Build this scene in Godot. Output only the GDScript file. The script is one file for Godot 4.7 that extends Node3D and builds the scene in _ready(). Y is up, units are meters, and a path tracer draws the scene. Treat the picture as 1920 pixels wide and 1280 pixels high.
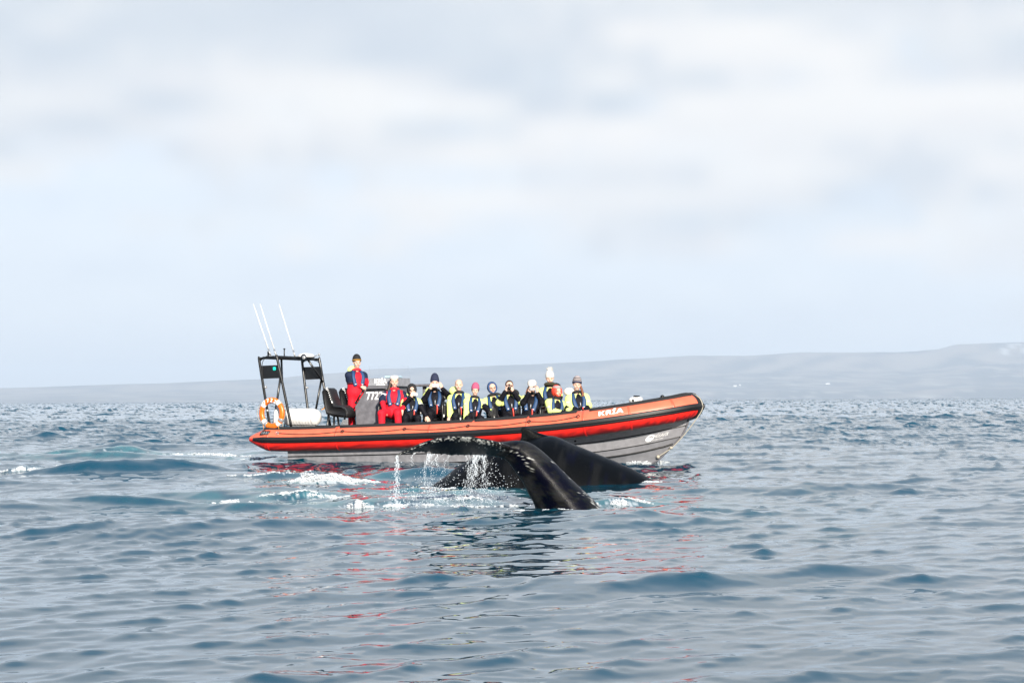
extends Node3D

# ---------------------------------------------------------------- small helpers
var rng := RandomNumberGenerator.new()
var used := {}

func numbered(n: String) -> String:
	if not used.has(n):
		used[n] = 0
		return n
	used[n] += 1
	return "%s_%03d" % [n, used[n]]

func lin(r: float, g: float, b: float) -> Color:
	return Color(r, g, b).linear_to_srgb()

var noise_soft: NoiseTexture2D
var noise_fine: NoiseTexture2D
var noise_cloth: NoiseTexture2D

func make_noise(freq: float, seed_: int, lo: float, hi: float, size := 256, octaves := 4) -> NoiseTexture2D:
	var n := FastNoiseLite.new()
	n.seed = seed_
	n.frequency = freq
	n.fractal_octaves = octaves
	n.noise_type = FastNoiseLite.TYPE_SIMPLEX_SMOOTH
	var t := NoiseTexture2D.new()
	t.width = size
	t.height = size
	t.seamless = true
	t.noise = n
	var g := Gradient.new()
	g.set_color(0, Color(lo, lo, lo))
	g.set_color(1, Color(hi, hi, hi))
	t.color_ramp = g
	return t

func mat(c: Color, rough := 0.5, tex: Texture2D = null, scale := 1.0, metallic := 0.0, bump := 0.0) -> StandardMaterial3D:
	var m := StandardMaterial3D.new()
	m.albedo_color = c
	m.roughness = rough
	m.metallic = metallic
	m.uv1_triplanar = true
	m.uv1_scale = Vector3.ONE * scale
	if tex:
		m.albedo_texture = tex
		if bump > 0.0:
			m.heightmap_enabled = true
			m.heightmap_texture = tex
			m.heightmap_scale = bump
	return m

func vmat(rough := 0.7, tex: Texture2D = null, scale := 1.0, bump := 0.0) -> StandardMaterial3D:
	var m := mat(Color.WHITE, rough, tex, scale, 0.0, bump)
	m.vertex_color_use_as_albedo = true
	return m

func st_new() -> SurfaceTool:
	var st := SurfaceTool.new()
	st.begin(Mesh.PRIMITIVE_TRIANGLES)
	st.set_smooth_group(0)
	return st

func obj(called: String, st: SurfaceTool, m: Material, parent: Node = self, normals := true) -> MeshInstance3D:
	if normals:
		st.generate_normals()
	var o := MeshInstance3D.new()
	o.mesh = st.commit()
	o.material_override = m
	o.name = numbered(called) if parent == self else called
	parent.add_child(o, true)
	return o

func tag(o: Node, label: String, category: String, group := "", kind := "") -> Node:
	if label:
		o.set_meta("label", label)
	if category:
		o.set_meta("category", category)
	if group:
		o.set_meta("group", group)
	if kind:
		o.set_meta("kind", kind)
	return o

func thing(called: String, label: String, category: String, at := Vector3.ZERO, turn := 0.0, group := "") -> Node3D:
	var o := Node3D.new()
	o.name = numbered(called)
	add_child(o)
	o.position = at
	o.rotation.y = turn
	tag(o, label, category, group)
	return o

func structure(o: Node, label := "", category := "") -> Node:
	return tag(o, label, category, "", "structure")

# ---------------------------------------------------------------- setting
const EYE := 1.44

func sky_color(dir: Vector3, n1: FastNoiseLite, n2: FastNoiseLite, n3: FastNoiseLite) -> Color:
	var el := rad_to_deg(asin(clampf(dir.y, -1.0, 1.0)))
	var e := maxf(el, 0.0)
	# a cloud deck seen at a slant: patches on a level sheet draw out into bands close to the horizon
	var az := atan2(dir.x, -dir.z)
	var flat := 1.0 / (0.085 + dir.y)
	var px := sin(az) * flat
	var pz := cos(az) * flat * 1.25 + px * 0.42
	var w := n3.get_noise_2d(px * 0.5, pz * 0.5)
	var v := n3.get_noise_2d(px * 0.5 + 40.0, pz * 0.5)
	var qx := px + 0.55 * w
	var qz := pz + 0.55 * v
	var a := n1.get_noise_2d(qx * 0.62, qz * 0.62)
	var b := n2.get_noise_2d(qx * 0.42 + 13.0, qz * 0.42)
	var wisp := n1.get_noise_2d(qx * 1.9 + 50.0, qz * 2.6)
	var edge := 5.0 + 3.2 * sin(az) + 4.5 * a + 1.8 * wisp        # lower rim of the deck, in degrees
	var cover := smoothstep(edge - 1.2, edge + 1.6, e) * smoothstep(-0.60, 0.0, a + 0.5 * wisp + 0.28)
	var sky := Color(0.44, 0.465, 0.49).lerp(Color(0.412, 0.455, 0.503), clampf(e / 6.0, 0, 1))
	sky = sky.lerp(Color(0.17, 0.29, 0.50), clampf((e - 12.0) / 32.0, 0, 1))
	var bright := Color(0.472, 0.472, 0.474)
	var dark := Color(0.348, 0.380, 0.418)
	var grey := smoothstep(-0.34, 0.60, 1.0 * b - 0.25 * a - 0.45 * wisp + (e - 8.8) * 0.05 + 0.5 * sin(az))
	var cl := bright.lerp(dark, grey)
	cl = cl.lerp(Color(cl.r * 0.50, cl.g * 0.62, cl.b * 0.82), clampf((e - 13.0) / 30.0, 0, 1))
	var out := sky.lerp(cl, cover * 0.95)
	# thin veil under the deck
	var veil := (n2.get_noise_2d(az * 2.2, e * 0.30) + 0.6 * wisp) * 0.03
	return Color(out.r + veil, out.g + veil * 0.9, out.b + veil * 0.6) * 0.99

const SKY_TURN := 1.1   # keeps the picture's edges away from the view

func make_sky() -> PanoramaSkyMaterial:
	var n1 := FastNoiseLite.new()
	n1.seed = 11
	n1.frequency = 0.9
	n1.fractal_octaves = 6
	n1.fractal_gain = 0.55
	var n2 := FastNoiseLite.new()
	n2.seed = 5
	n2.frequency = 1.7
	n2.fractal_octaves = 4
	var n3 := FastNoiseLite.new()
	n3.seed = 23
	n3.frequency = 1.1
	n3.fractal_octaves = 3
	var w := 512
	var h := 256
	var im := Image.create(w, h, false, Image.FORMAT_RGBF)
	for y in h:
		var el := (0.5 - (y + 0.5) / h) * PI
		for x in w:
			var az := ((x + 0.5) / w - 0.5) * TAU - SKY_TURN
			im.set_pixel(x, y, sky_color(Vector3(sin(az) * cos(el), maxf(sin(el), 0.0), -cos(az) * cos(el)), n1, n2, n3))
	var bw := 4096
	var bh := 2048
	im.resize(bw, bh, Image.INTERPOLATE_CUBIC)
	for y in range(int(bh * 0.40), bh / 2 + 4):   # finer where the cloud bands are low and narrow
		var el := (0.5 - (y + 0.5) / bh) * PI
		for x in range(int(bw * (0.44 + SKY_TURN / TAU)), int(bw * (0.56 + SKY_TURN / TAU))):
			var az := ((x + 0.5) / bw - 0.5) * TAU - SKY_TURN
			im.set_pixel(x, y, sky_color(Vector3(sin(az) * cos(el), maxf(sin(el), 0.0), -cos(az) * cos(el)), n1, n2, n3))
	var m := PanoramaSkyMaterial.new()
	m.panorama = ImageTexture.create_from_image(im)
	return m

# --- the sea: a sum of waves on two repeating tiles, sampled on a fan that thins out with distance
const TN := 512
const TA := 41.0
const TB := 11.3
var tile_a: PackedFloat32Array
var tile_b: PackedFloat32Array

func wave_tile(size: float, shortest: float, longest: float, count: int, slope: float, spread: float, heading: float, seed_: int) -> PackedFloat32Array:
	var r := RandomNumberGenerator.new()
	r.seed = seed_
	var tile := PackedFloat32Array()
	tile.resize(TN * TN)
	var by_k := {}
	for i in count:
		var wl := shortest * pow(longest / shortest, (i + r.randf()) / count)
		var d := heading + r.randfn(0.0, spread)
		var k := TAU / wl
		var ix := roundi(cos(d) * k * size / TAU)
		var iz := roundi(sin(d) * k * size / TAU)
		if ix == 0 and iz == 0:
			continue
		var kk := Vector2(ix, iz).length() * TAU / size
		var amp := slope / sqrt(count * 0.5) / kk * r.randf_range(0.6, 1.3)
		if not by_k.has(iz):
			by_k[iz] = []
		by_k[iz].append([ix, amp, r.randf() * TAU])
	for iz in by_k:
		var ca := PackedFloat32Array()
		var sa := PackedFloat32Array()
		ca.resize(TN)
		sa.resize(TN)
		for w in by_k[iz]:
			for x in TN:
				var p: float = w[0] * TAU * x / TN + w[2]
				ca[x] += w[1] * cos(p)
				sa[x] += w[1] * sin(p)
		for z in TN:
			var cz := cos(iz * TAU * z / TN)
			var sz := sin(iz * TAU * z / TN)
			var at := z * TN
			for x in TN:
				tile[at + x] += ca[x] * cz - sa[x] * sz
	# crests sharper than troughs, as on real water
	var sum := 0.0
	for i in range(0, tile.size(), 7):
		sum += tile[i] * tile[i]
	var sigma := sqrt(sum / (tile.size() / 7.0))
	for i in tile.size():
		tile[i] = sigma * (exp(minf(0.42 * tile[i] / sigma, 1.6)) - 1.0) / 0.42
	return tile

func sample(tile: PackedFloat32Array, u: float, v: float) -> float:
	var fu := u * TN
	var fv := v * TN
	var iu := floori(fu)
	var iv := floori(fv)
	var a := fu - iu
	var b := fv - iv
	iu = iu & (TN - 1)
	var iu1 := (iu + 1) & (TN - 1)
	var r0 := (iv & (TN - 1)) * TN
	var r1 := ((iv + 1) & (TN - 1)) * TN
	return (tile[r0 + iu] * (1.0 - a) + tile[r0 + iu1] * a) * (1.0 - b) + (tile[r1 + iu] * (1.0 - a) + tile[r1 + iu1] * a) * b

# swells thrown up by the whales and the wake: x, z, half length, half width, height, turn
var bumps := []
# aerated water: x, z, radius across, radius along, strength
var milky := []
# foam lying on the water: x, z, half length, half width, turn, how thick
var laces := []
var gust := FastNoiseLite.new()

func sea_height(x: float, z: float) -> float:
	return sea_with(x, z, bumps)

func sea_with(x: float, z: float, swells: Array) -> float:
	var far := sqrt(x * x + z * z)
	var ca := cos(0.35)
	var sa := sin(0.35)
	var calm := 0.46 + 0.34 * smoothstep(13.0, 24.0, far) + 0.57 * smoothstep(24.0, 90.0, far) + 0.8 * smoothstep(110.0, 450.0, far)
	var g := 0.75 + 0.6 * gust.get_noise_2d(x * 0.4, z * 0.12)
	var y := sample(tile_a, x / TA, z / TA) * calm
	y += sample(tile_b, (x * ca - z * sa) / TB, (x * sa + z * ca) / TB) * (maxf(calm, 0.78) + 0.25 * smoothstep(14.0, 24.0, far)) * g
	for b in swells:
		var dx: float = x - b[0]
		var dz: float = z - b[1]
		if absf(dx) > b[2] * 3.0 + b[3] * 3.0 or absf(dz) > b[2] * 3.0 + b[3] * 3.0:
			continue
		var u: float = (dx * cos(b[5]) + dz * sin(b[5])) / b[2]
		var v: float = (-dx * sin(b[5]) + dz * cos(b[5])) / b[3]
		v += 0.35 * gust.get_noise_2d(x * 3.0, b[1] * 7.0) + 0.25 * u * u * 0.3
		var q := u * u + (v * v if v > 0.0 else v * v * 0.35)   # steep towards the viewer's side, long behind
		if q < 8.0:
			y += b[4] * exp(-q)
	return y

var sea_radii: PackedFloat32Array
var sea_angles: PackedFloat32Array
var sea_rows := []
var sea_normals := []
var sea_colors := []

func sea_row(i: int) -> void:
	var r := sea_radii[i]
	var fade := clampf(2200.0 / r, 0.0, 1.0)
	var row := PackedVector3Array()
	var mine := []
	for b in bumps:
		if absf(Vector2(b[0], b[1]).length() - r) < 2.0 * (b[2] + b[3]):
			mine.append(b)
	for t in sea_angles:
		var x := r * sin(t)
		var z := -r * cos(t)
		row.append(Vector3(x, sea_with(x, z, mine) * fade if r < 4500.0 else 0.0, z))
	sea_rows[i] = row

func sea_shade(i: int) -> void:
	var row: PackedVector3Array = sea_rows[i]
	var nearer: PackedVector3Array = sea_rows[maxi(i - 1, 0)]
	var farther: PackedVector3Array = sea_rows[mini(i + 1, sea_rows.size() - 1)]
	var na := row.size()
	var n := PackedVector3Array()
	var c := PackedColorArray()
	var mine := []
	var lace := []
	for b in milky:
		if absf(Vector2(b[0], b[1]).length() - sea_radii[i]) < 2.3 * maxf(b[2], b[3]):
			mine.append(b)
	for b in laces:
		if absf(Vector2(b[0], b[1]).length() - sea_radii[i]) < 2.0 * maxf(b[2], b[3]):
			lace.append(b)
	for j in na:
		var nn := (farther[j] - nearer[j]).cross(row[maxi(j - 1, 0)] - row[mini(j + 1, na - 1)]).normalized()
		n.append(nn if nn.y > 0.0 else -nn)
		var at := row[j]
		var col := Color(0.0018, 0.047, 0.078)
		for b in mine:
			var u: float = (at.x - b[0]) / b[2]
			var w: float = (at.z - b[1]) / b[3]
			var d := u * u + w * w
			if d < 5.0:
				var k: float = b[4] * exp(-d) * clampf(0.6 + 1.2 * gust.get_noise_2d(at.x * 5.0, at.z * 3.0), 0.0, 1.0)
				col = col.lerp(Color(0.10, 0.36, 0.36), clampf(k, 0.0, 1.0))
		for b in lace:
			var dx: float = at.x - b[0]
			var dz: float = at.z - b[1]
			var u: float = (dx * cos(b[4]) + dz * sin(b[4])) / b[2]
			var w: float = (-dx * sin(b[4]) + dz * cos(b[4])) / b[3]
			var d := u * u + w * w
			if d < 4.0:
				var web := absf(gust.get_noise_2d(at.x * 15.0, at.z * 8.0)) + 0.7 * absf(gust.get_noise_2d(at.x * 45.0, at.z * 22.0))
				var k: float = b[5] * exp(-d) - web * 2.2
				col = col.lerp(Color(0.40, 0.45, 0.47), smoothstep(0.0, 0.35, k))
		c.append(col)
	if sea_radii[i] > 60.0 and sea_radii[i] < 9000.0:   # too far apart to tell the slope from the rows
		for j in na:
			if absf(sea_angles[j]) > 0.35:
				continue
			var p := row[j]
			var h := sea_with(p.x, p.z, [])
			var sx := (sea_with(p.x + 0.12, p.z, []) - h) / 0.12
			var sz := (sea_with(p.x, p.z + 0.12, []) - h) / 0.12
			n[j] = Vector3(-sx, 1.0, -sz).normalized()
	sea_normals[i] = n
	sea_colors[i] = c

func build_sea() -> void:
	tile_a = wave_tile(TA, 0.7, 8.0, 70, 0.066, 0.62, 1.40, 3)
	tile_b = wave_tile(TB, 0.14, 0.9, 84, 0.118, 0.60, 1.25, 8)
	gust.seed = 4
	gust.frequency = 0.35
	gust.fractal_octaves = 3
	var radii := PackedFloat32Array([0.4])
	while radii[-1] < 42000.0:
		var r := radii[-1]
		radii.append(r * (1.25 if r < 6.0 else 1.0042 if r < 150.0 else 1.016 if r < 3000.0 else 1.06))
	var angles := PackedFloat32Array()
	var a := -PI
	while a < PI - 0.0001:
		angles.append(a)
		var front := absf(a + 0.0001) < deg_to_rad(19.0)
		a += deg_to_rad(0.055 if front else 8.0 if absf(a) > 0.7 else 2.0)
		if not front and a > -deg_to_rad(19.0) and a < 0.0 and angles[-1] < -deg_to_rad(19.0):
			a = -deg_to_rad(19.0) + 0.0002
	angles.append(PI)
	var nr := radii.size()
	var na := angles.size()
	sea_radii = radii
	sea_angles = angles
	sea_rows.resize(nr)
	sea_normals.resize(nr)
	sea_colors.resize(nr)
	WorkerThreadPool.wait_for_group_task_completion(WorkerThreadPool.add_group_task(sea_row, nr))
	WorkerThreadPool.wait_for_group_task_completion(WorkerThreadPool.add_group_task(sea_shade, nr))
	var v := PackedVector3Array()
	var n := PackedVector3Array()
	var c := PackedColorArray()
	for i in nr:
		v.append_array(sea_rows[i])
		n.append_array(sea_normals[i])
		c.append_array(sea_colors[i])
	var idx := PackedInt32Array()
	idx.resize((nr - 1) * (na - 1) * 6)
	var k := 0
	for i in nr - 1:
		for j in na - 1:
			var o := i * na + j
			idx[k] = o; idx[k + 1] = o + na; idx[k + 2] = o + 1
			idx[k + 3] = o + 1; idx[k + 4] = o + na; idx[k + 5] = o + na + 1
			k += 6
	var arr := []
	arr.resize(Mesh.ARRAY_MAX)
	arr[Mesh.ARRAY_VERTEX] = v
	arr[Mesh.ARRAY_NORMAL] = n
	arr[Mesh.ARRAY_COLOR] = c
	arr[Mesh.ARRAY_INDEX] = idx
	var mesh := ArrayMesh.new()
	mesh.add_surface_from_arrays(Mesh.PRIMITIVE_TRIANGLES, arr)
	var m := StandardMaterial3D.new()
	m.vertex_color_use_as_albedo = true
	m.roughness = 0.03
	m.metallic_specular = 0.36
	var o := MeshInstance3D.new()
	o.name = "sea"
	o.mesh = mesh
	o.material_override = m
	add_child(o)
	structure(o, "open blue grey sea with small waves reaching the hazy far shore", "sea")

# skyline as (degrees from the view's middle, height) of a shore some 25 km away
var skyline := [[-40, 60], [-25, 95], [-15, 108], [-11, 135], [-7.5, 165], [-5.5, 205], [-4, 238], [-2, 245], [0, 262], [2, 280], [3.5, 300], [5.5, 322], [7, 318], [8.6, 338], [10.4, 335], [11.5, 333], [12.6, 352], [13.1, 386], [14.2, 392], [16, 402], [19, 410], [26, 360], [40, 200]]
var hill_noise := FastNoiseLite.new()

func hill_at(deg: float, t: float) -> Vector3:
	var h := 0.0
	for k in skyline.size() - 1:
		if deg >= skyline[k][0] and deg <= skyline[k + 1][0]:
			var f: float = (deg - skyline[k][0]) / (skyline[k + 1][0] - skyline[k][0])
			h = lerpf(skyline[k][1], skyline[k + 1][1], smoothstep(0.0, 1.0, f) * 0.5 + 0.5 * f)
	var dist := 25000.0 + 7000.0 * t + 600.0 * hill_noise.get_noise_2d(deg * 0.4, 7.0) * (1.0 - t)
	var rise := 0.16 * smoothstep(0.0, 0.1, t) + 0.40 * smoothstep(0.1, 0.62, t) + 0.44 * smoothstep(0.62, 0.8, t)
	var y := h * rise * (1.0 if t < 0.85 else 1.0 - 0.3 * (t - 0.85) / 0.15)
	y += h * 0.10 * hill_noise.get_noise_2d(deg * 0.8, t * 7.0) * t * (1.0 - smoothstep(0.6, 0.8, t) * 0.9) - 2.0
	return Vector3(sin(deg_to_rad(deg)) * dist, y * 2.18, -cos(deg_to_rad(deg)) * dist)

func build_hills() -> void:
	var n := hill_noise
	n.seed = 9
	n.frequency = 1.0
	n.fractal_octaves = 5
	var na := 420
	var nd := 60
	var v := PackedVector3Array()
	var c := PackedColorArray()
	var st := st_new()
	for i in na + 1:
		var deg := lerpf(-40.0, 40.0, float(i) / na)
		for j in nd + 1:
			var t := float(j) / nd
			v.append(hill_at(deg, t))
			var k1 := n.get_noise_2d(deg * 0.45 + 9.0, t * 9.0 - deg * 0.12)
			var col := Color(0.01, 0.02, 0.03).lerp(Color(0.15, 0.13, 0.11), smoothstep(-0.3, 0.35, k1 + 0.5 * (t - 0.45)))
			if t < 0.5 and n.get_noise_2d(deg * 0.5 + 40.0, t * 30.0) > 0.30:
				col = col.lerp(Color(0.26, 0.25, 0.22), 0.8)
			if t > 0.70 and deg > 14.3 and t < 0.78 and n.get_noise_2d(deg * 2.0, t * 6.0) > -0.1:
				col = Color(0.34, 0.35, 0.36)
			c.append(col)
	for i in na:
		for j in nd:
			var o := i * (nd + 1) + j
			for k in [o, o + 1, o + nd + 1, o + nd + 1, o + 1, o + nd + 2]:
				st.set_color(c[k])
				st.add_vertex(v[k])
	var m := vmat(0.95)
	structure(obj("hills", st, m), "long low hazy hills rising to the right along the far shore", "hills")

# ---------------------------------------------------------------- shape helpers
func tri(st: SurfaceTool, a: Vector3, b: Vector3, c: Vector3) -> void:
	st.add_vertex(a)
	st.add_vertex(b)
	st.add_vertex(c)

func quad(st: SurfaceTool, a: Vector3, b: Vector3, c: Vector3, d: Vector3) -> void:
	tri(st, a, b, c)
	tri(st, a, c, d)

func loft(st: SurfaceTool, rings: Array, closed := true, caps := false, colors: Array = []) -> void:
	var m: int = rings[0].size()
	for i in rings.size() - 1:
		var r: PackedVector3Array = rings[i]
		var s: PackedVector3Array = rings[i + 1]
		for j in (m if closed else m - 1):
			var k := (j + 1) % m
			if colors:
				for p in [[i, j], [i + 1, j], [i + 1, k], [i, j], [i + 1, k], [i, k]]:
					st.set_color(colors[p[0]][p[1]])
					st.add_vertex(rings[p[0]][p[1]])
			else:
				quad(st, r[j], s[j], s[k], r[k])
	if caps:
		for e in [0, rings.size() - 1]:
			var r: PackedVector3Array = rings[e]
			var mid := Vector3.ZERO
			for p in r:
				mid += p / m
			for j in m:
				var k := (j + 1) % m
				if colors:
					st.set_color(colors[e][j])
				if e == 0:
					tri(st, mid, r[j], r[k])
				else:
					tri(st, mid, r[k], r[j])

# a round bar through points; radius is a number or a list as long as the points
func tube(st: SurfaceTool, pts: Array, radius: Variant, seg := 8, caps := true, squash := 1.0) -> void:
	var rings := []
	var side := Vector3.ZERO
	for i in pts.size():
		var t: Vector3 = (pts[mini(i + 1, pts.size() - 1)] - pts[maxi(i - 1, 0)]).normalized()
		if side == Vector3.ZERO:
			side = t.cross(Vector3.UP if absf(t.y) < 0.9 else Vector3.RIGHT).normalized()
		side = (side - t * side.dot(t)).normalized()
		var up := side.cross(t)
		var ring := PackedVector3Array()
		var r: float = radius[i] if radius is Array else radius
		for j in seg:
			var a := TAU * j / seg
			ring.append(pts[i] + (side * cos(a) + up * sin(a) * squash) * r)
		rings.append(ring)
	loft(st, rings, true, caps)

# points along a smooth curve through the given points
func smooth(pts: Array, steps := 6) -> Array:
	var out := []
	for i in pts.size() - 1:
		var p0: Variant = pts[maxi(i - 1, 0)]
		var p1: Variant = pts[i]
		var p2: Variant = pts[i + 1]
		var p3: Variant = pts[mini(i + 2, pts.size() - 1)]
		for k in steps:
			out.append(p1.cubic_interpolate(p2, p0, p3, float(k) / steps))
	out.append(pts[-1])
	return out

func lathe(st: SurfaceTool, profile: Array, seg: int, x: Transform3D) -> void:   # [radius, height] pairs about the y axis
	var rings := []
	for p in profile:
		var ring := PackedVector3Array()
		for j in seg:
			var a := -TAU * j / seg
			ring.append(x * Vector3(cos(a) * p[0], p[1], sin(a) * p[0]))
		rings.append(ring)
	loft(st, rings)

func ball(st: SurfaceTool, at: Vector3, r: Vector3, seg := 12, rows := 8, turn := Basis.IDENTITY) -> void:
	var profile := []
	for i in rows + 1:
		var a := PI * i / rows
		profile.append([maxf(sin(a), 0.001), -cos(a)])
	lathe(st, profile, seg, Transform3D(turn * Basis.from_scale(r), at))

# a box whose edges are cut at 45 degrees
func block(st: SurfaceTool, x: Transform3D, size: Vector3, cut := 0.008) -> void:
	st.set_smooth_group(-1)
	var h := size / 2.0
	var c := minf(cut, minf(h.x, minf(h.y, h.z)) * 0.9)
	var p := func(sx: float, sy: float, sz: float, axis: int) -> Vector3:
		var v := Vector3(sx * h.x, sy * h.y, sz * h.z)
		if axis != 0: v.x -= sx * c
		if axis != 1: v.y -= sy * c
		if axis != 2: v.z -= sz * c
		return x * v
	for axis in 3:
		for s in [-1.0, 1.0]:
			var q := []
			for e in [[-1.0, -1.0], [1.0, -1.0], [1.0, 1.0], [-1.0, 1.0]]:
				var v := [0.0, 0.0, 0.0]
				v[axis] = s
				v[(axis + 1) % 3] = e[0]
				v[(axis + 2) % 3] = e[1]
				q.append(p.call(v[0], v[1], v[2], axis))
			if s > 0.0:
				quad(st, q[3], q[2], q[1], q[0])
			else:
				quad(st, q[0], q[1], q[2], q[3])
	for axis in 3:      # edges along axis
		for s in [-1.0, 1.0]:
			for t in [-1.0, 1.0]:
				var a := (axis + 1) % 3
				var b := (axis + 2) % 3
				var v := [0.0, 0.0, 0.0]
				var w := [0.0, 0.0, 0.0]
				v[axis] = -1.0; v[a] = s; v[b] = t
				w[axis] = 1.0; w[a] = s; w[b] = t
				var q := [p.call(v[0], v[1], v[2], a), p.call(w[0], w[1], w[2], a), p.call(w[0], w[1], w[2], b), p.call(v[0], v[1], v[2], b)]
				if s * t > 0.0:
					quad(st, q[0], q[1], q[2], q[3])
				else:
					quad(st, q[3], q[2], q[1], q[0])
	for sx in [-1.0, 1.0]:
		for sy in [-1.0, 1.0]:
			for sz in [-1.0, 1.0]:
				var q := [p.call(sx, sy, sz, 0), p.call(sx, sy, sz, 1), p.call(sx, sy, sz, 2)]
				if sx * sy * sz > 0.0:
					tri(st, q[2], q[1], q[0])
				else:
					tri(st, q[0], q[1], q[2])
	st.set_smooth_group(0)

# a flat outline (x, y) pushed out along z from z0 to z1, its rims drawn in by cut
func slab(st: SurfaceTool, outline: Array, z0: float, z1: float, cut: float, x := Transform3D.IDENTITY, rounded := false) -> void:
	if not rounded:
		st.set_smooth_group(-1)
	var mid := Vector2.ZERO
	for p in outline:
		mid += p / outline.size()
	var rings := []
	for e in [[z0, cut], [z0 + cut * 0.3, cut * 0.35], [z0 + cut, 0.0], [z1 - cut, 0.0], [z1 - cut * 0.3, cut * 0.35], [z1, cut]]:
		var ring := PackedVector3Array()
		var n := outline.size()
		for i in n:
			var p: Vector2 = outline[i]
			var t0: Vector2 = (p - outline[(i + n - 1) % n]).normalized()
			var t1: Vector2 = (outline[(i + 1) % n] - p).normalized()
			var nrm := ((t0 + t1).normalized()).rotated(PI / 2)
			if nrm.dot(mid - p) < 0.0 and false:
				nrm = -nrm
			var q: Vector2 = p + nrm * e[1]
			ring.append(x * Vector3(q.x, q.y, e[0]))
		rings.append(ring)
	loft(st, rings, true)
	for e in [0, rings.size() - 1]:
		var flat := PackedVector2Array()
		for i in outline.size():
			flat.append(outline[i])
		var t := Geometry2D.triangulate_polygon(flat)
		for i in range(0, t.size(), 3):
			if e == 0:
				tri(st, rings[e][t[i]], rings[e][t[i + 2]], rings[e][t[i + 1]])
			else:
				tri(st, rings[e][t[i]], rings[e][t[i + 1]], rings[e][t[i + 2]])
	st.set_smooth_group(0)

func letters(called: String, text: String, height: float, m: Material, parent: Node, x: Transform3D, wide := 1.0, slant := 0.0) -> MeshInstance3D:
	var t := TextMesh.new()
	var f := SystemFont.new()
	f.font_names = PackedStringArray(["Droid Sans"])
	f.font_weight = 700
	t.font = f
	t.text = text
	t.font_size = 64
	t.pixel_size = height / 46.0
	t.depth = 0.004
	t.curve_step = 2.0
	var o := MeshInstance3D.new()
	o.mesh = t
	o.material_override = m
	o.name = called
	o.transform = x * Transform3D(Basis(Vector3(wide, 0, 0), Vector3(slant, 1, 0), Vector3(0, 0, 1)), Vector3.ZERO)
	parent.add_child(o, true)
	return o

# x axis along a, y axis as near to up as it can be, z out of the face
func face_at(at: Vector3, along: Vector3, up: Vector3, lift := 0.003) -> Transform3D:
	var xa := along.normalized()
	var za := xa.cross(up).normalized()
	var ya := za.cross(xa)
	return Transform3D(Basis(xa, ya, za), at + za * lift)

# ---------------------------------------------------------------- the boat
const BOAT_AT := Vector3(-5.71, 0.0, -46.0)
const BOAT_TURN := -20.0
var boat: Node3D
var boat_x: Transform3D
var tube_path := []       # Vector4 x, y, z, radius from the starboard stern to the bow
var M := {}

func materials() -> void:
	var scuff := make_noise(0.012, 31, 0.80, 1.0, 512, 5)
	M.tube = vmat(0.4, make_noise(0.01, 41, 0.86, 1.0, 512, 5), 0.6)
	M.rubber = mat(lin(0.006, 0.006, 0.007), 0.5, noise_soft, 1.5)
	M.pad = mat(lin(0.012, 0.012, 0.013), 0.85, noise_fine, 6.0, 0.0, 0.15)
	M.hull = mat(lin(0.215, 0.215, 0.235), 0.42, scuff, 0.8)
	M.paint = mat(lin(0.15, 0.148, 0.166), 0.45, noise_soft, 1.2)
	M.black = mat(lin(0.004, 0.004, 0.0045), 0.3, noise_soft, 2.0)
	M.cover = mat(lin(0.007, 0.007, 0.0085), 0.62, noise_cloth, 3.0, 0.0, 1.2)
	M.white = mat(lin(0.78, 0.78, 0.77), 0.4, noise_soft, 1.0)
	M.letter = mat(lin(0.82, 0.82, 0.82), 0.5)
	M.steel = mat(lin(0.55, 0.55, 0.54), 0.35, noise_soft, 4.0, 0.8)
	M.orange = mat(lin(0.86, 0.18, 0.012), 0.35, noise_soft, 2.0)
	M.silver = mat(lin(0.42, 0.43, 0.45), 0.3, noise_fine, 8.0, 0.3)
	M.rope = mat(lin(0.50, 0.46, 0.38), 0.85, noise_fine, 30.0, 0.0, 0.3)
	M.orange_rope = mat(lin(0.8, 0.33, 0.04), 0.8, noise_fine, 30.0)
	M.dark_rope = mat(lin(0.03, 0.022, 0.02), 0.85)
	M.deck = mat(lin(0.05, 0.05, 0.055), 0.8, noise_fine, 5.0, 0.0, 0.2)
	M.green = mat(lin(0.01, 0.48, 0.40), 0.15)
	M.red_glass = mat(lin(0.55, 0.02, 0.02), 0.15)
	M.glass = StandardMaterial3D.new()
	M.glass.albedo_color = Color(0.5, 0.55, 0.6, 0.015)
	M.glass.transparency = BaseMaterial3D.TRANSPARENCY_ALPHA
	M.glass.roughness = 0.06
	M.glass.metallic_specular = 0.2

func tube_at(s: float) -> Vector4:   # s along the path, 0 to 1
	var f := clampf(s, 0.0, 1.0) * (tube_path.size() - 1)
	var i := mini(int(f), tube_path.size() - 2)
	return (tube_path[i] as Vector4).lerp(tube_path[i + 1], f - i)

func tube_s(x: float) -> float:      # where along the path the tube passes x
	for i in tube_path.size() - 1:
		if tube_path[i + 1].x >= x:
			return (i + (x - tube_path[i].x) / maxf(tube_path[i + 1].x - tube_path[i].x, 1e-5)) / (tube_path.size() - 1)
	return 1.0

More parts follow.
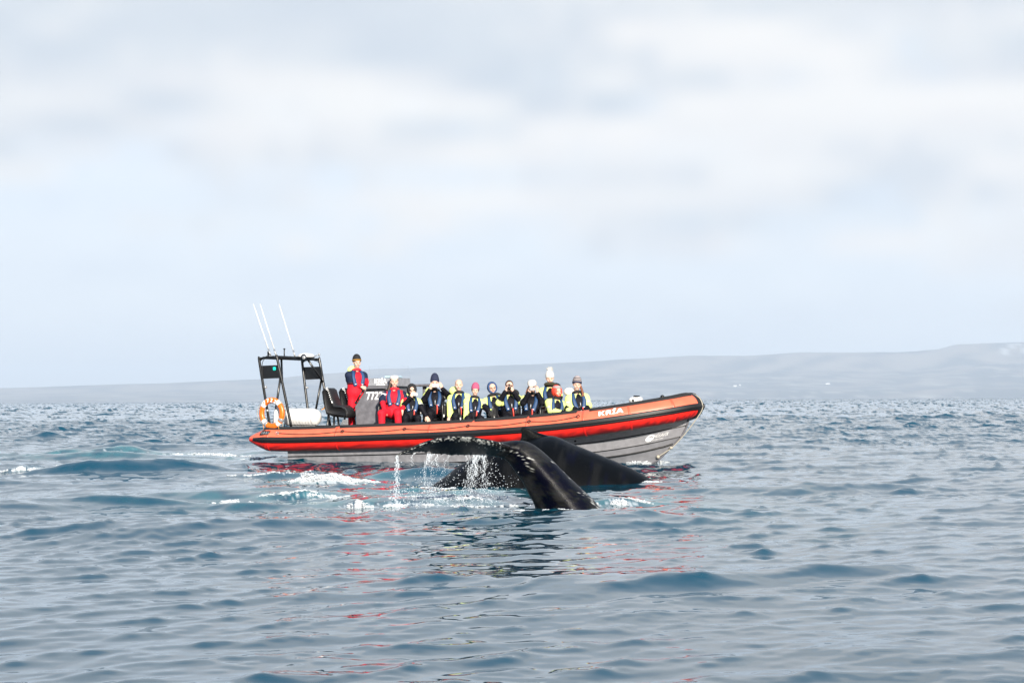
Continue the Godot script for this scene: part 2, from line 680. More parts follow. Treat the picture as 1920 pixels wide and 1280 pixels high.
# frame on the starboard tube: origin on the skin at an angle above the outer equator
func tube_skin(s: float, angle: float, lift := 0.0, side := 1.0) -> Transform3D:
	var p := tube_at(s)
	var q := tube_at(minf(s + 0.004, 1.0))
	var o := tube_at(maxf(s - 0.004, 0.0))
	var t := Vector3(q.x - o.x, q.y - o.y, q.z - o.z).normalized()
	if s > 0.995:
		t = Vector3(0, 0, -1)
	var out := Vector3(-t.z, 0, t.x).normalized()
	var up := out.cross(t).normalized()
	if up.y < 0.0:
		up = -up
	var n := (out * cos(angle) + up * sin(angle)).normalized()
	var at := Vector3(p.x, p.y, p.z) + n * (p.w + lift)
	var b := Basis(t, n.cross(t).normalized(), n)
	if side < 0.0:
		at.z = -at.z
		b = Basis(Vector3(t.x, t.y, -t.z), Vector3(b.y.x, b.y.y, -b.y.z), Vector3(n.x, n.y, -n.z))
	return Transform3D(b, at)

func tube_band(st: SurfaceTool, s0: float, s1: float, profile: Array, steps: int, side: float) -> void:   # profile of [angle, lift]
	var rings := []
	for i in steps + 1:
		var s := lerpf(s0, s1, float(i) / steps)
		var ring := PackedVector3Array()
		for p in profile:
			ring.append(tube_skin(s, p[0], p[1], side).origin)
		if side < 0.0:
			ring.reverse()
		rings.append(ring)
	loft(st, rings, true, true)

var level_y := [
	[[0.9, 0.36], [5.0, 0.45], [7.0, 0.56], [8.2, 0.68], [9.2, 0.84], [10.22, 1.02]],
	[[0.9, 0.15], [3.0, 0.20], [5.0, 0.26], [7.0, 0.37], [8.2, 0.48], [9.44, 0.69], [10.19, 0.86]],
	[[0.9, -0.02], [3.0, 0.0], [5.0, 0.04], [7.0, 0.15], [8.5, 0.30], [9.38, 0.45], [10.06, 0.61]],
	[[0.9, -0.15], [5.0, -0.10], [7.0, 0.02], [8.0, 0.10], [8.67, 0.17], [9.29, 0.28], [9.72, 0.39], [9.88, 0.45]],
	[[0.9, -0.22], [5.0, -0.2], [7.0, -0.12], [8.67, 0.0], [9.29, 0.1], [9.68, 0.23]],
	[[0.9, -0.5], [7.0, -0.48], [8.5, -0.35], [9.1, -0.15], [9.5, 0.08]]]
var level_b := [1.14, 1.11, 1.07, 0.98, 0.80, 0.0]

func along(table: Array, x: float) -> float:
	for i in table.size() - 1:
		if x <= table[i + 1][0]:
			var t: float = (x - table[i][0]) / (table[i + 1][0] - table[i][0])
			return lerpf(table[i][1], table[i + 1][1], t)
	return table[-1][1]

func hull_at(level: int, t: float, side := 1.0) -> Vector3:
	var xe: float = level_y[level][-1][0]
	var x := lerpf(0.9, xe, 1.0 - pow(1.0 - t, 1.5))
	var k := clampf((x - 4.2) / (xe - 4.2), 0.0, 1.0)
	return Vector3(x, (along(level_y[level], x - 0.25) + along(level_y[level], x) + along(level_y[level], x + 0.25)) / 3.0 if x < xe - 0.25 else along(level_y[level], x), side * (level_b[level] * (1.0 - pow(k, 2.3)) + 0.012))

func text_arrays(text: String, height: float, wide: float) -> Array:
	var t := TextMesh.new()
	var f := SystemFont.new()
	f.font_names = PackedStringArray(["Droid Sans"])
	f.font_weight = 700
	t.font = f
	t.text = text
	t.font_size = 64
	t.pixel_size = height / 46.0
	t.depth = 0.002
	t.curve_step = 2.0
	var a := t.get_mesh_arrays()
	var v: PackedVector3Array = a[Mesh.ARRAY_VERTEX]
	for i in v.size():
		v[i].x *= wide
	a[Mesh.ARRAY_VERTEX] = v
	return a

# print laid on the curved bow between the two upper rails; tc along the hull, bc down from the upper rail
func hull_print(called: String, a: Array, tc: float, bc: float) -> void:
	var v: PackedVector3Array = a[Mesh.ARRAY_VERTEX]
	var out := PackedVector3Array()
	for p in v:
		var t := tc + p.x * 0.177
		var b := bc - p.y / 0.27
		var q := hull_at(1, t).lerp(hull_at(2, t), b)
		var along_ := hull_at(1, t + 0.01) - hull_at(1, t - 0.01)
		var n := along_.cross(hull_at(1, t) - hull_at(2, t)).normalized()
		if n.z < 0.0:
			n = -n
		out.append(q + n * (0.010 + absf(p.z)))
	var arr := []
	arr.resize(Mesh.ARRAY_MAX)
	arr[Mesh.ARRAY_VERTEX] = out
	if a[Mesh.ARRAY_INDEX] != null and (a[Mesh.ARRAY_INDEX] as PackedInt32Array).size() > 0:
		arr[Mesh.ARRAY_INDEX] = a[Mesh.ARRAY_INDEX]
	var m := ArrayMesh.new()
	m.add_surface_from_arrays(Mesh.PRIMITIVE_TRIANGLES, arr)
	var o := MeshInstance3D.new()
	o.mesh = m
	o.material_override = M.letter
	o.name = called
	boat.add_child(o, true)

func build_boat() -> void:
	materials()
	boat = thing("inflatable_boat", "large red rigid inflatable tour boat with grey hull full of passengers", "boat", BOAT_AT, deg_to_rad(BOAT_TURN))
	boat_x = boat.transform
	var key := [Vector4(-0.05, 0.56, 1.2, 0.055), Vector4(0.10, 0.558, 1.2, 0.135), Vector4(0.3, 0.553, 1.2, 0.218), Vector4(0.44, 0.55, 1.2, 0.268), Vector4(1.2, 0.55, 1.2, 0.272), Vector4(3.1, 0.605, 1.2, 0.28), Vector4(5.1, 0.68, 1.2, 0.285), Vector4(7.0, 0.80, 1.2, 0.288), Vector4(8.2, 0.92, 1.12, 0.29), Vector4(9.0, 1.03, 0.95, 0.29), Vector4(9.6, 1.13, 0.72, 0.29), Vector4(10.0, 1.21, 0.46, 0.287), Vector4(10.22, 1.27, 0.22, 0.283), Vector4(10.29, 1.285, 0.0, 0.28)]
	for i in key.size() - 1:
		var n := 4 if i < 4 else 8
		for k in n:
			var t := float(k) / n
			var p: Vector4 = key[i].cubic_interpolate(key[i + 1], key[maxi(i - 1, 0)], key[mini(i + 2, key.size() - 1)], t) if i > 2 else key[i].lerp(key[i + 1], t)
			tube_path.append(p)
	tube_path.append(key[-1])
	# hull
	var st := st_new()
	for side in [1.0, -1.0]:
		for level in 5:
			st.set_smooth_group(level + (10 if side > 0 else 0))
			var rings := []
			for i in 41:
				var a := hull_at(level, i / 40.0, side)
				var b := hull_at(level + 1, i / 40.0, side)
				if level == 3:
					b = b.lerp(Vector3(b.x, b.y, 0), 0.12)
				if level == 4:
					a = a.lerp(Vector3(a.x, a.y, 0), 0.12)
				rings.append(PackedVector3Array([a, a.lerp(b, 0.5), b] if side > 0 else [b, a.lerp(b, 0.5), a]))
			loft(st, rings, false)
	st.set_smooth_group(-1)
	for side in [1.0, -1.0]:
		for level in 5:
			var a := hull_at(level, 0.0, side)
			var b := hull_at(level + 1, 0.0, side)
			quad(st, a, b, Vector3(b.x, b.y, 0), Vector3(a.x, a.y, 0))
	obj("hull", st, M.hull, boat)
	for side in [1.0, -1.0]:
		for level in [1, 2, 3]:
			st = st_new()
			var pts := []
			for i in 41:
				pts.append(hull_at(level, i / 40.0, side) + Vector3(0, 0, side * 0.004))
			tube(st, pts, [0.013, 0.011, 0.02][level - 1], 6)
			obj("spray_rail", st, M.black, boat)
	st = st_new()
	var stem := []
	for p in [Vector3(10.25, 1.02, 0), Vector3(10.21, 0.85, 0), Vector3(10.07, 0.60, 0), Vector3(9.89, 0.44, 0), Vector3(9.70, 0.23, 0), Vector3(9.52, 0.08, 0), Vector3(9.1, -0.16, 0)]:
		stem.append(p)
	tube(st, smooth(stem, 4), 0.022, 8)
	obj("stem", st, M.paint, boat)
	# the inflated collar
	st = st_new()
	var rings := []
	var cols := []
	var whole := []
	var n := tube_path.size()
	for i in n:
		whole.append([i / float(n - 1), 1.0])
	for i in range(n - 2, -1, -1):
		whole.append([i / float(n - 1), -1.0])
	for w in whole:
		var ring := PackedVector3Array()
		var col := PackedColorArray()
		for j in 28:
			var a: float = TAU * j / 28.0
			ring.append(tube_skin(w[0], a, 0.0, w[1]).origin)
			var c := Color(0.70, 0.145, 0.075) if sin(a) > 0.05 else Color(0.80, 0.022, 0.013)   # the upper half is a paler orange than the lower
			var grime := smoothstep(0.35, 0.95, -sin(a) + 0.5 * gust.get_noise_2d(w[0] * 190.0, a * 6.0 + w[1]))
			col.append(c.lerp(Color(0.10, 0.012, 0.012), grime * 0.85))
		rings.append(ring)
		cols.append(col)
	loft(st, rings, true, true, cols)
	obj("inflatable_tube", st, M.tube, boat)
	for side in [1.0, -1.0]:
		for x in [0.52, 2.28, 4.6, 6.94, 8.2, 9.15, 9.95]:
			st = st_new()
			var seam := []
			for e in [[-0.022, 0.0], [-0.02, 0.003], [0.02, 0.003], [0.022, 0.0]]:
				var ring := PackedVector3Array()
				for j in 29:
					ring.append(tube_skin(tube_s(x + e[0]), TAU * j / 28.0, e[1], side).origin)
				seam.append(ring)
			var seam_cols := []
			for e in 4:
				var cc := PackedColorArray()
				for j in 29:
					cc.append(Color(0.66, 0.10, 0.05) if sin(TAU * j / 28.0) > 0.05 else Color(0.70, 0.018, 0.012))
				seam_cols.append(cc)
			loft(st, seam, false, false, seam_cols)
			obj("seam_tape", st, M.tube, boat)
	var s_a := tube_s(0.11)
	for side in [1.0, -1.0]:
		st = st_new()
		tube_band(st, s_a, 0.985, [[-0.27, 0.0], [-0.24, 0.022], [-0.14, 0.032], [-0.11, 0.026], [-0.08, 0.040], [0.06, 0.044], [0.09, 0.030], [0.12, 0.034], [0.21, 0.026], [0.25, 0.0], [0.0, -0.02]], 90, side)
		obj("rubbing_strake", st, M.rubber, boat)
		for seg in [[0.36, 2.22], [2.34, 5.62], [5.68, 6.92], [6.98, 8.06], [8.34, 10.25]]:
			st = st_new()
			var prof := []
			for j in 9:
				prof.append([lerpf(1.04, 1.95, j / 8.0), 0.03 if j > 0 and j < 8 else 0.002])
			for j in 5:
				prof.append([lerpf(1.9, 1.05, j / 4.0), -0.01])
			tube_band(st, tube_s(seg[0]), tube_s(seg[1]), prof, 30, side)
			obj("tread_pad", st, M.pad, boat)
		# grab line with its fixings
		var holds := [0.78, 2.45, 4.0, 5.55, 7.0, 8.1]
		for k in holds.size() - 1:
			var pts := []
			for i in 13:
				var t := i / 12.0
				pts.append(tube_skin(tube_s(lerpf(holds[k], holds[k + 1], t)), 0.60 - 0.16 * sin(t * PI), 0.014, side).origin)
			st = st_new()
			tube(st, pts, 0.009, 6)
			obj("grab_line", st, M.dark_rope, boat)
		for k in holds.size():
			st = st_new()
			var f := tube_skin(tube_s(holds[k]), 0.60, 0.004, side)
			var ring := []
			for i in 17:
				ring.append(f * Vector3(cos(TAU * i / 16.0) * 0.035, sin(TAU * i / 16.0) * 0.035, 0.006))
			tube(st, ring, 0.009, 6, false)
			obj("rope_eye", st, M.black if k > 0 else M.steel, boat)
	# cap over the bow
	st = st_new()
	rings = []
	var s_c := tube_s(10.26)
	for i in 25:
		var u := lerpf(-1.0, 1.0, i / 24.0)
		var s := lerpf(1.0, s_c, absf(u))
		var ring := PackedVector3Array()
		for j in 21:
			var a := lerpf(-1.25, 2.1, j / 20.0)
			ring.append(tube_skin(s, a, 0.010 if absf(u) < 0.99 else 0.001, 1.0 if u < 0.0 else -1.0).origin)
		rings.append(ring)
	loft(st, rings, false)
	obj("bow_cap", st, M.rubber, boat)
	# name on the tube
	var tx := tube_skin(tube_s(8.78), 0.62, 0.004)
	letters("name_lettering", "KRÍA", 0.115, M.letter, boat, tx, 1.55, 0.12)
	# maker's patch at the stern
	tx = tube_skin(tube_s(0.46), 0.62, 0.004)
	st = st_new()
	slab(st, [Vector2(-0.13, -0.055), Vector2(0.09, -0.055), Vector2(0.13, 0.055), Vector2(-0.09, 0.055)], 0.0, 0.006, 0.001, tx)
	var patch := obj("maker_patch", st, M.black, boat)
	st = st_new()
	for k in 6:
		var xx := -0.085 + k * 0.031
		slab(st, [Vector2(xx, -0.035), Vector2(xx + 0.014, -0.035), Vector2(xx + 0.03 * (1.0 if k % 2 else 0.4), 0.03), Vector2(xx + 0.03 * (1.0 if k % 2 else 0.4) - 0.012, 0.03)], 0.006, 0.008, 0.0005, tx)
	obj("faded_print", st, M.silver, patch)
	# crest and name on the bow
	hull_print("hull_lettering", text_arrays("HÚSAVÍK", 0.080, 0.74), 0.864, 0.42)
	hull_print("hull_lettering", text_arrays("ADVENTURES", 0.032, 0.86), 0.858, 0.73)
	st = st_new()
	for i in 32:
		var a := TAU * i / 32.0
		var b := TAU * (i + 1) / 32.0
		quad(st, Vector3(cos(a) * 0.082, sin(a) * 0.082, 0.001), Vector3(cos(a) * 0.060, sin(a) * 0.060, 0.001), Vector3(cos(b) * 0.060, sin(b) * 0.060, 0.001), Vector3(cos(b) * 0.082, sin(b) * 0.082, 0.001))
	slab(st, [Vector2(-0.06, -0.032), Vector2(-0.035, -0.056), Vector2(0.0, -0.068), Vector2(0.035, -0.056), Vector2(0.06, -0.032), Vector2(0.04, 0.0), Vector2(0.022, 0.022), Vector2(0.008, 0.006), Vector2(-0.01, 0.03), Vector2(-0.032, 0.008)], 0.0, 0.002, 0.0005)
	hull_print("round_crest", st.commit_to_arrays(), 0.822, 0.5)
	# floor, bow deck and transom
	st = st_new()
	block(st, Transform3D(Basis.IDENTITY, Vector3(3.9, 0.42, 0)), Vector3(6.0, 0.06, 1.9), 0.01)
	block(st, Transform3D(Basis.IDENTITY, Vector3(7.5, 0.60, 0)), Vector3(1.3, 0.06, 1.1), 0.01)
	block(st, Transform3D(Basis.IDENTITY, Vector3(0.93, 0.55, 0)), Vector3(0.08, 0.5, 2.1), 0.01)
	obj("deck", st, M.deck, boat)
	st = st_new()
	var deckline := [Vector3(8.2, 0.84, 1.0), Vector3(9.0, 0.95, 0.82), Vector3(9.6, 1.05, 0.58), Vector3(10.0, 1.14, 0.3)]
	rings = []
	for p in deckline:
		rings.append(PackedVector3Array([Vector3(p.x, p.y, -p.z), Vector3(p.x, p.y + 0.05, 0), Vector3(p.x, p.y, p.z)]))
	loft(st, rings, false)
	obj("bow_deck", st, M.deck, boat)
	build_arch()
	build_console()
	build_seats()
	# lamp on the bow
	st = st_new()
	var lamp_at := Vector3(9.02, 1.42, 0.0)
	ball(st, lamp_at, Vector3(0.16, 0.085, 0.085), 14, 10, Basis(Vector3.FORWARD, 0.08))
	block(st, Transform3D(Basis.IDENTITY, lamp_at + Vector3(0.1, 0, 0)), Vector3(0.12, 0.15, 0.16), 0.03)
	var lamp := obj("bow_searchlight", st, M.white, boat)
	st = st_new()
	block(st, Transform3D(Basis.IDENTITY, lamp_at + Vector3(0.03, 0.095, 0)), Vector3(0.13, 0.03, 0.1), 0.006)
	ball(st, lamp_at + Vector3(-0.03, 0.0, 0.072), Vector3(0.03, 0.032, 0.02), 10, 6)
	obj("fitting", st, M.black, lamp)
	st = st_new()
	tube(st, [lamp_at + Vector3(0.05, -0.45, 0), lamp_at + Vector3(0.05, -0.07, 0)], 0.035, 8)
	obj("post", st, M.black, lamp)
	st = st_new()
	ball(st, tube_skin(tube_s(9.85), 1.5, 0.03).origin, Vector3(0.05, 0.05, 0.05))
	obj("bow_cleat", st, M.black, boat)

func build_arch() -> void:
	var arch := Node3D.new()
	arch.name = "roll_bar"
	boat.add_child(arch)
	for s in [1.0, -1.0]:
		var z: float = 1.13 * s
		var zb: float = 1.05 * s
		var st := st_new()
		tube(st, smooth([Vector3(0.42, 0.72, zb), Vector3(0.17, 2.34, z), Vector3(0.19, 2.42, z), Vector3(0.27, 2.46, z), Vector3(0.48, 2.47, z), Vector3(0.60, 2.45, z), Vector3(0.65, 2.36, z), Vector3(0.98, 0.72, zb)], 5), 0.032, 10)
		obj("side_hoop", st, M.black, arch)
		st = st_new()
		tube(st, [Vector3(0.72, 2.1, z * 0.985), Vector3(0.47, 0.75, zb)], 0.028, 8)
		obj("brace", st, M.black, arch)
		st = st_new()
		tube(st, [Vector3(0.52, 2.46, z * 0.62), Vector3(0.76, 1.86, z)], 0.026, 8)
		obj("knee_brace", st, M.black, arch)
		st = st_new()
		slab(st, [Vector2(0.20, 2.28), Vector2(0.25, 1.97), Vector2(0.74, 1.985), Vector2(0.67, 2.29)], z + 0.02 * s - 0.008, z + 0.02 * s + 0.008, 0.003)
		var panel := obj("light_panel", st, M.black, arch)
		st = st_new()
		block(st, Transform3D(Basis.IDENTITY, Vector3(0.585, 2.205, z + 0.06 * s)), Vector3(0.075, 0.085, 0.05), 0.015)
		obj("side_light", st, M.green if s > 0 else M.red_glass, panel)
	for x in [[0.27, 2.465], [0.55, 2.465]]:
		var st := st_new()
		tube(st, [Vector3(x[0], x[1], -1.13), Vector3(x[0], x[1], 1.13)], 0.032, 10)
		obj("cross_bar", st, M.black, arch)
	var st := st_new()
	block(st, Transform3D(Basis.IDENTITY, Vector3(0.41, 2.50, 0.0)), Vector3(0.36, 0.03, 1.9), 0.008)
	obj("roof_plate", st, M.black, arch)
	# whip aerials leaning aft
	for a in [[0.38, 1.06, -0.57, 3.74], [0.37, 0.74, -0.54, 3.75], [0.31, -0.38, -0.55, 3.80]]:
		st = st_new()
		var foot := Vector3(a[0], 2.62, a[1])
		var tip := Vector3(a[0] + a[2] * 0.72, a[3], a[1])
		tube(st, [foot, foot.lerp(tip, 0.5), tip], [0.0135, 0.0115, 0.008], 6)
		var aerial := obj("aerial", st, M.white, arch)
		st = st_new()
		tube(st, [foot.lerp(tip, -0.10), foot.lerp(tip, 0.05)], 0.02, 8)
		block(st, Transform3D(Basis.IDENTITY, foot.lerp(tip, -0.1) + Vector3(0, -0.01, 0)), Vector3(0.07, 0.04, 0.05), 0.006)
		obj("mount", st, M.steel, aerial)
	st = st_new()
	lathe(st, [[0.001, 0.09], [0.1, 0.083], [0.17, 0.06], [0.205, 0.025], [0.21, 0.0], [0.18, -0.02], [0.001, -0.02]], 20, Transform3D(Basis.IDENTITY, Vector3(0.55, 2.52, -0.55)))
	obj("radar_dome", st, M.white, arch)
	st = st_new()
	tube(st, [Vector3(0.42, 2.5, 0.35), Vector3(0.42, 2.68, 0.35)], 0.014, 6)
	ball(st, Vector3(0.42, 2.69, 0.35), Vector3(0.03, 0.015, 0.03))
	obj("receiver", st, M.black, arch)
	st = st_new()
	tube(st, [Vector3(0.3, 2.46, 0.95), Vector3(0.3, 2.62, 0.95)], 0.02, 6)
	obj("flag_socket", st, M.black, arch)
	for c in [[[0.38, 2.60, 1.06], [0.30, 2.50, 0.95], [0.25, 2.30, 1.16], [0.34, 1.5, 1.14], [0.45, 0.75, 1.08]], [[0.55, 2.5, -0.55], [0.62, 2.44, -0.8], [0.68, 2.30, -1.08], [0.82, 1.5, -1.04], [0.98, 0.75, -1.0]]]:
		st = st_new()
		var run := []
		for p in c:
			run.append(Vector3(p[0], p[1], p[2]))
		tube(st, smooth(run, 5), 0.008, 5)
		obj("cable", st, M.cover, arch)
	for z in [-1.1, 1.1]:
		for y in [1.2, 1.75]:
			st = st_new()
			tube(st, [Vector3(0.36 + (1.2 - y) * 0.1, y, z), Vector3(0.355 + (1.2 - y) * 0.1, y + 0.05, z)], 0.042, 8)
			obj("clamp", st, M.silver, arch)
	st = st_new()
	ball(st, Vector3(0.66, 2.50, -0.2), Vector3(0.075, 0.075, 0.06), 12, 8)
	var flood := obj("floodlight", st, M.black, arch)
	st = st_new()
	ball(st, Vector3(0.69, 2.49, -0.15), Vector3(0.05, 0.05, 0.03), 12, 8)
	obj("lens", st, M.silver, flood)
	st = st_new()
	tube(st, [Vector3(0.68, 2.52, -0.72), Vector3(0.80, 2.57, -0.72)], 0.012, 6)
	ball(st, Vector3(0.82, 2.57, -0.72), Vector3(0.035, 0.035, 0.03), 8, 6)
	obj("camera_head", st, M.silver, arch)

func build_console() -> void:
	var st := st_new()
	slab(st, [Vector2(2.36, 0.45), Vector2(3.20, 0.45), Vector2(3.30, 1.2), Vector2(3.30, 1.78), Vector2(2.62, 1.78), Vector2(2.29, 1.31)], -0.42, 0.42, 0.025)
	var con := obj("console", st, M.paint, boat)
	st = st_new()
	slab(st, [Vector2(2.62, 1.782), Vector2(3.38, 1.782), Vector2(3.36, 1.97), Vector2(2.66, 1.97)], -0.40, 0.40, 0.02)
	obj("dash_panel", st, mat(lin(0.27, 0.275, 0.30), 0.45, noise_soft, 1.2), con)  # lighter than the console: reflection off the windscreen is put into this colour
	letters("number_lettering", "7722", 0.178, M.letter, con, Transform3D(Basis.IDENTITY, Vector3(2.80, 1.555, 0.423)), 0.78)
	letters("name_lettering", "KRÍA", 0.105, M.letter, con, Transform3D(Basis.IDENTITY, Vector3(2.94, 1.90, 0.403)), 0.95)
	letters("name_lettering", "HÚSAVÍK", 0.035, M.letter, con, Transform3D(Basis.IDENTITY, Vector3(2.955, 1.815, 0.403)), 1.1)
	for r in [[Vector3(2.34, 1.40, 0.47), Vector3(2.53, 1.69, 0.47)], [Vector3(2.65, 1.705, 0.47), Vector3(3.22, 1.72, 0.47)]]:
		st = st_new()
		tube(st, [r[0] + Vector3(0, 0, -0.06), r[0], r[1], r[1] + Vector3(0, 0, -0.06)], 0.018, 8)
		for e in r:
			ball(st, e, Vector3(0.032, 0.032, 0.032), 10, 6)
		obj("handrail", st, M.black, con)
	# wrap-round screen
	var plan := smooth([Vector2(2.61, 0.22), Vector2(2.64, 0.40), Vector2(2.80, 0.47), Vector2(3.20, 0.47), Vector2(3.42, 0.36), Vector2(3.47, 0.0), Vector2(3.42, -0.36), Vector2(3.20, -0.47), Vector2(2.80, -0.47), Vector2(2.64, -0.40), Vector2(2.61, -0.22)], 5)
	st = st_new()
	for i in plan.size() - 1:
		var a: Vector2 = plan[i]
		var b: Vector2 = plan[i + 1]
		var lean := func(p: Vector2, y: float) -> Vector3:
			return Vector3(p.x - (y - 1.8) * 0.16 * clampf((p.x - 2.6) / 0.7, 0.1, 1.0), y, p.y * (1.0 - (y - 1.8) * 0.12))
		quad(st, lean.call(a, 1.80), lean.call(b, 1.80), lean.call(b, 2.27), lean.call(a, 2.27))
	obj("windscreen", st, M.glass, con)
	st = st_new()
	block(st, Transform3D(Basis.IDENTITY, Vector3(3.12, 2.0, 0.05)), Vector3(0.34, 0.05, 0.3), 0.015)
	obj("chart", st, mat(lin(0.45, 0.62, 0.72), 0.6, noise_soft, 6.0), con)
	st = st_new()
	block(st, Transform3D(Basis(Vector3.UP, 0.0), Vector3(3.75, 1.80, -0.35)), Vector3(0.42, 0.06, 0.4), 0.02)
	tube(st, [Vector3(3.75, 0.45, -0.35), Vector3(3.75, 1.78, -0.35)], 0.05, 10)
	obj("table", st, M.paint, boat)

func build_seats() -> void:
	for z in [0.47, -0.45]:
		var st := st_new()
		var o := [Vector2(1.60, 1.74), Vector2(1.55, 1.66), Vector2(1.59, 1.40), Vector2(1.66, 1.14), Vector2(1.88, 1.07), Vector2(2.21, 1.045), Vector2(2.25, 1.16), Vector2(2.19, 1.28), Vector2(2.10, 1.345), Vector2(1.90, 1.345), Vector2(1.84, 1.50), Vector2(1.765, 1.71), Vector2(1.70, 1.75)]
		slab(st, o, z - 0.23, z + 0.23, 0.055, Transform3D.IDENTITY, true)
		var seat := obj("helm_seat", st, M.cover, boat)
		var tilt := Basis(Vector3.BACK, -1.26)
		letters("seat_lettering", "ULLMAN", 0.055, M.letter, seat, Transform3D(tilt, Vector3(1.755, 1.57, z + 0.225)), 1.3)
		st = st_new()
		slab(st, [Vector2(1.80, 1.40), Vector2(1.86, 1.40), Vector2(1.83, 1.45)], z + 0.222, z + 0.228, 0.001)
		obj("seat_emblem", st, M.letter, seat)
		for leg in [[1.70, 1.18, 1.63, 0.45], [1.84, 1.1, 1.83, 0.45], [1.93, 1.1, 2.02, 0.45]]:
			st = st_new()
			tube(st, [Vector3(leg[0], leg[1], z + 0.12), Vector3(leg[2], leg[3], z + 0.14)], 0.026, 8)
			obj("leg", st, M.black, seat)
		st = st_new()
		slab(st, [Vector2(2.0, 0.88), Vector2(2.2, 0.88), Vector2(2.2, 1.0), Vector2(2.08, 1.01)], z + 0.10, z + 0.14, 0.004)
		obj("bracket", st, M.steel, seat)
		st = st_new()
		block(st, Transform3D(Basis.IDENTITY, Vector3(2.1, 0.66, z)), Vector3(0.36, 0.42, 0.3), 0.02)
		obj("pedestal", st, M.black, seat)
	# straddle seats down the middle, three rows of two pairs
	for at in [[3.42, 0.62, -0.02], [3.8, 0.5, -0.05], [4.15, -0.05, 0.05], [4.93, 0.42, 0.0], [5.37, 0.5, -0.07], [5.46, -0.35, -0.06], [6.14, 0.35, -0.02], [6.68, 0.3, -0.03], [7.34, 0.5, -0.1], [7.75, 0.3, 0.0]]:
		for z in [at[1]]:
			var x: float = at[0]
			var lift: float = at[2]
			var st := st_new()
			slab(st, [Vector2(x - 0.30, 0.45), Vector2(x + 0.34, 0.45), Vector2(x + 0.28, 0.96 + lift), Vector2(x - 0.26, 0.98 + lift)], z - 0.13, z + 0.13, 0.04, Transform3D.IDENTITY, true)
			var seat := obj("jockey_seat", st, M.cover, boat)
			st = st_new()
			tube(st, smooth([Vector3(x - 0.34, 0.5, z - 0.12), Vector3(x - 0.37, 1.30 + lift, z - 0.12), Vector3(x - 0.37, 1.38 + lift, z), Vector3(x - 0.37, 1.30 + lift, z + 0.12), Vector3(x - 0.34, 0.5, z + 0.12)], 5), 0.02, 8)
			obj("grab_bar", st, M.black, seat)
			st = st_new()
			block(st, Transform3D(Basis.IDENTITY, Vector3(x - 0.35, 1.2 + lift, z)), Vector3(0.07, 0.26, 0.2), 0.02)
			obj("backrest", st, M.cover, seat)
			st = st_new()
			block(st, Transform3D(Basis.IDENTITY, Vector3(x - 0.35, 1.09 + lift, z + 0.102)), Vector3(0.045, 0.06, 0.006), 0.001)
			obj("sticker", st, M.letter, seat)

func on_boat(called: String, label: String, category: String, at: Vector3, turn := 0.0, group := "") -> Node3D:
	return thing(called, label, category, boat_x * at, turn + deg_to_rad(BOAT_TURN), group)

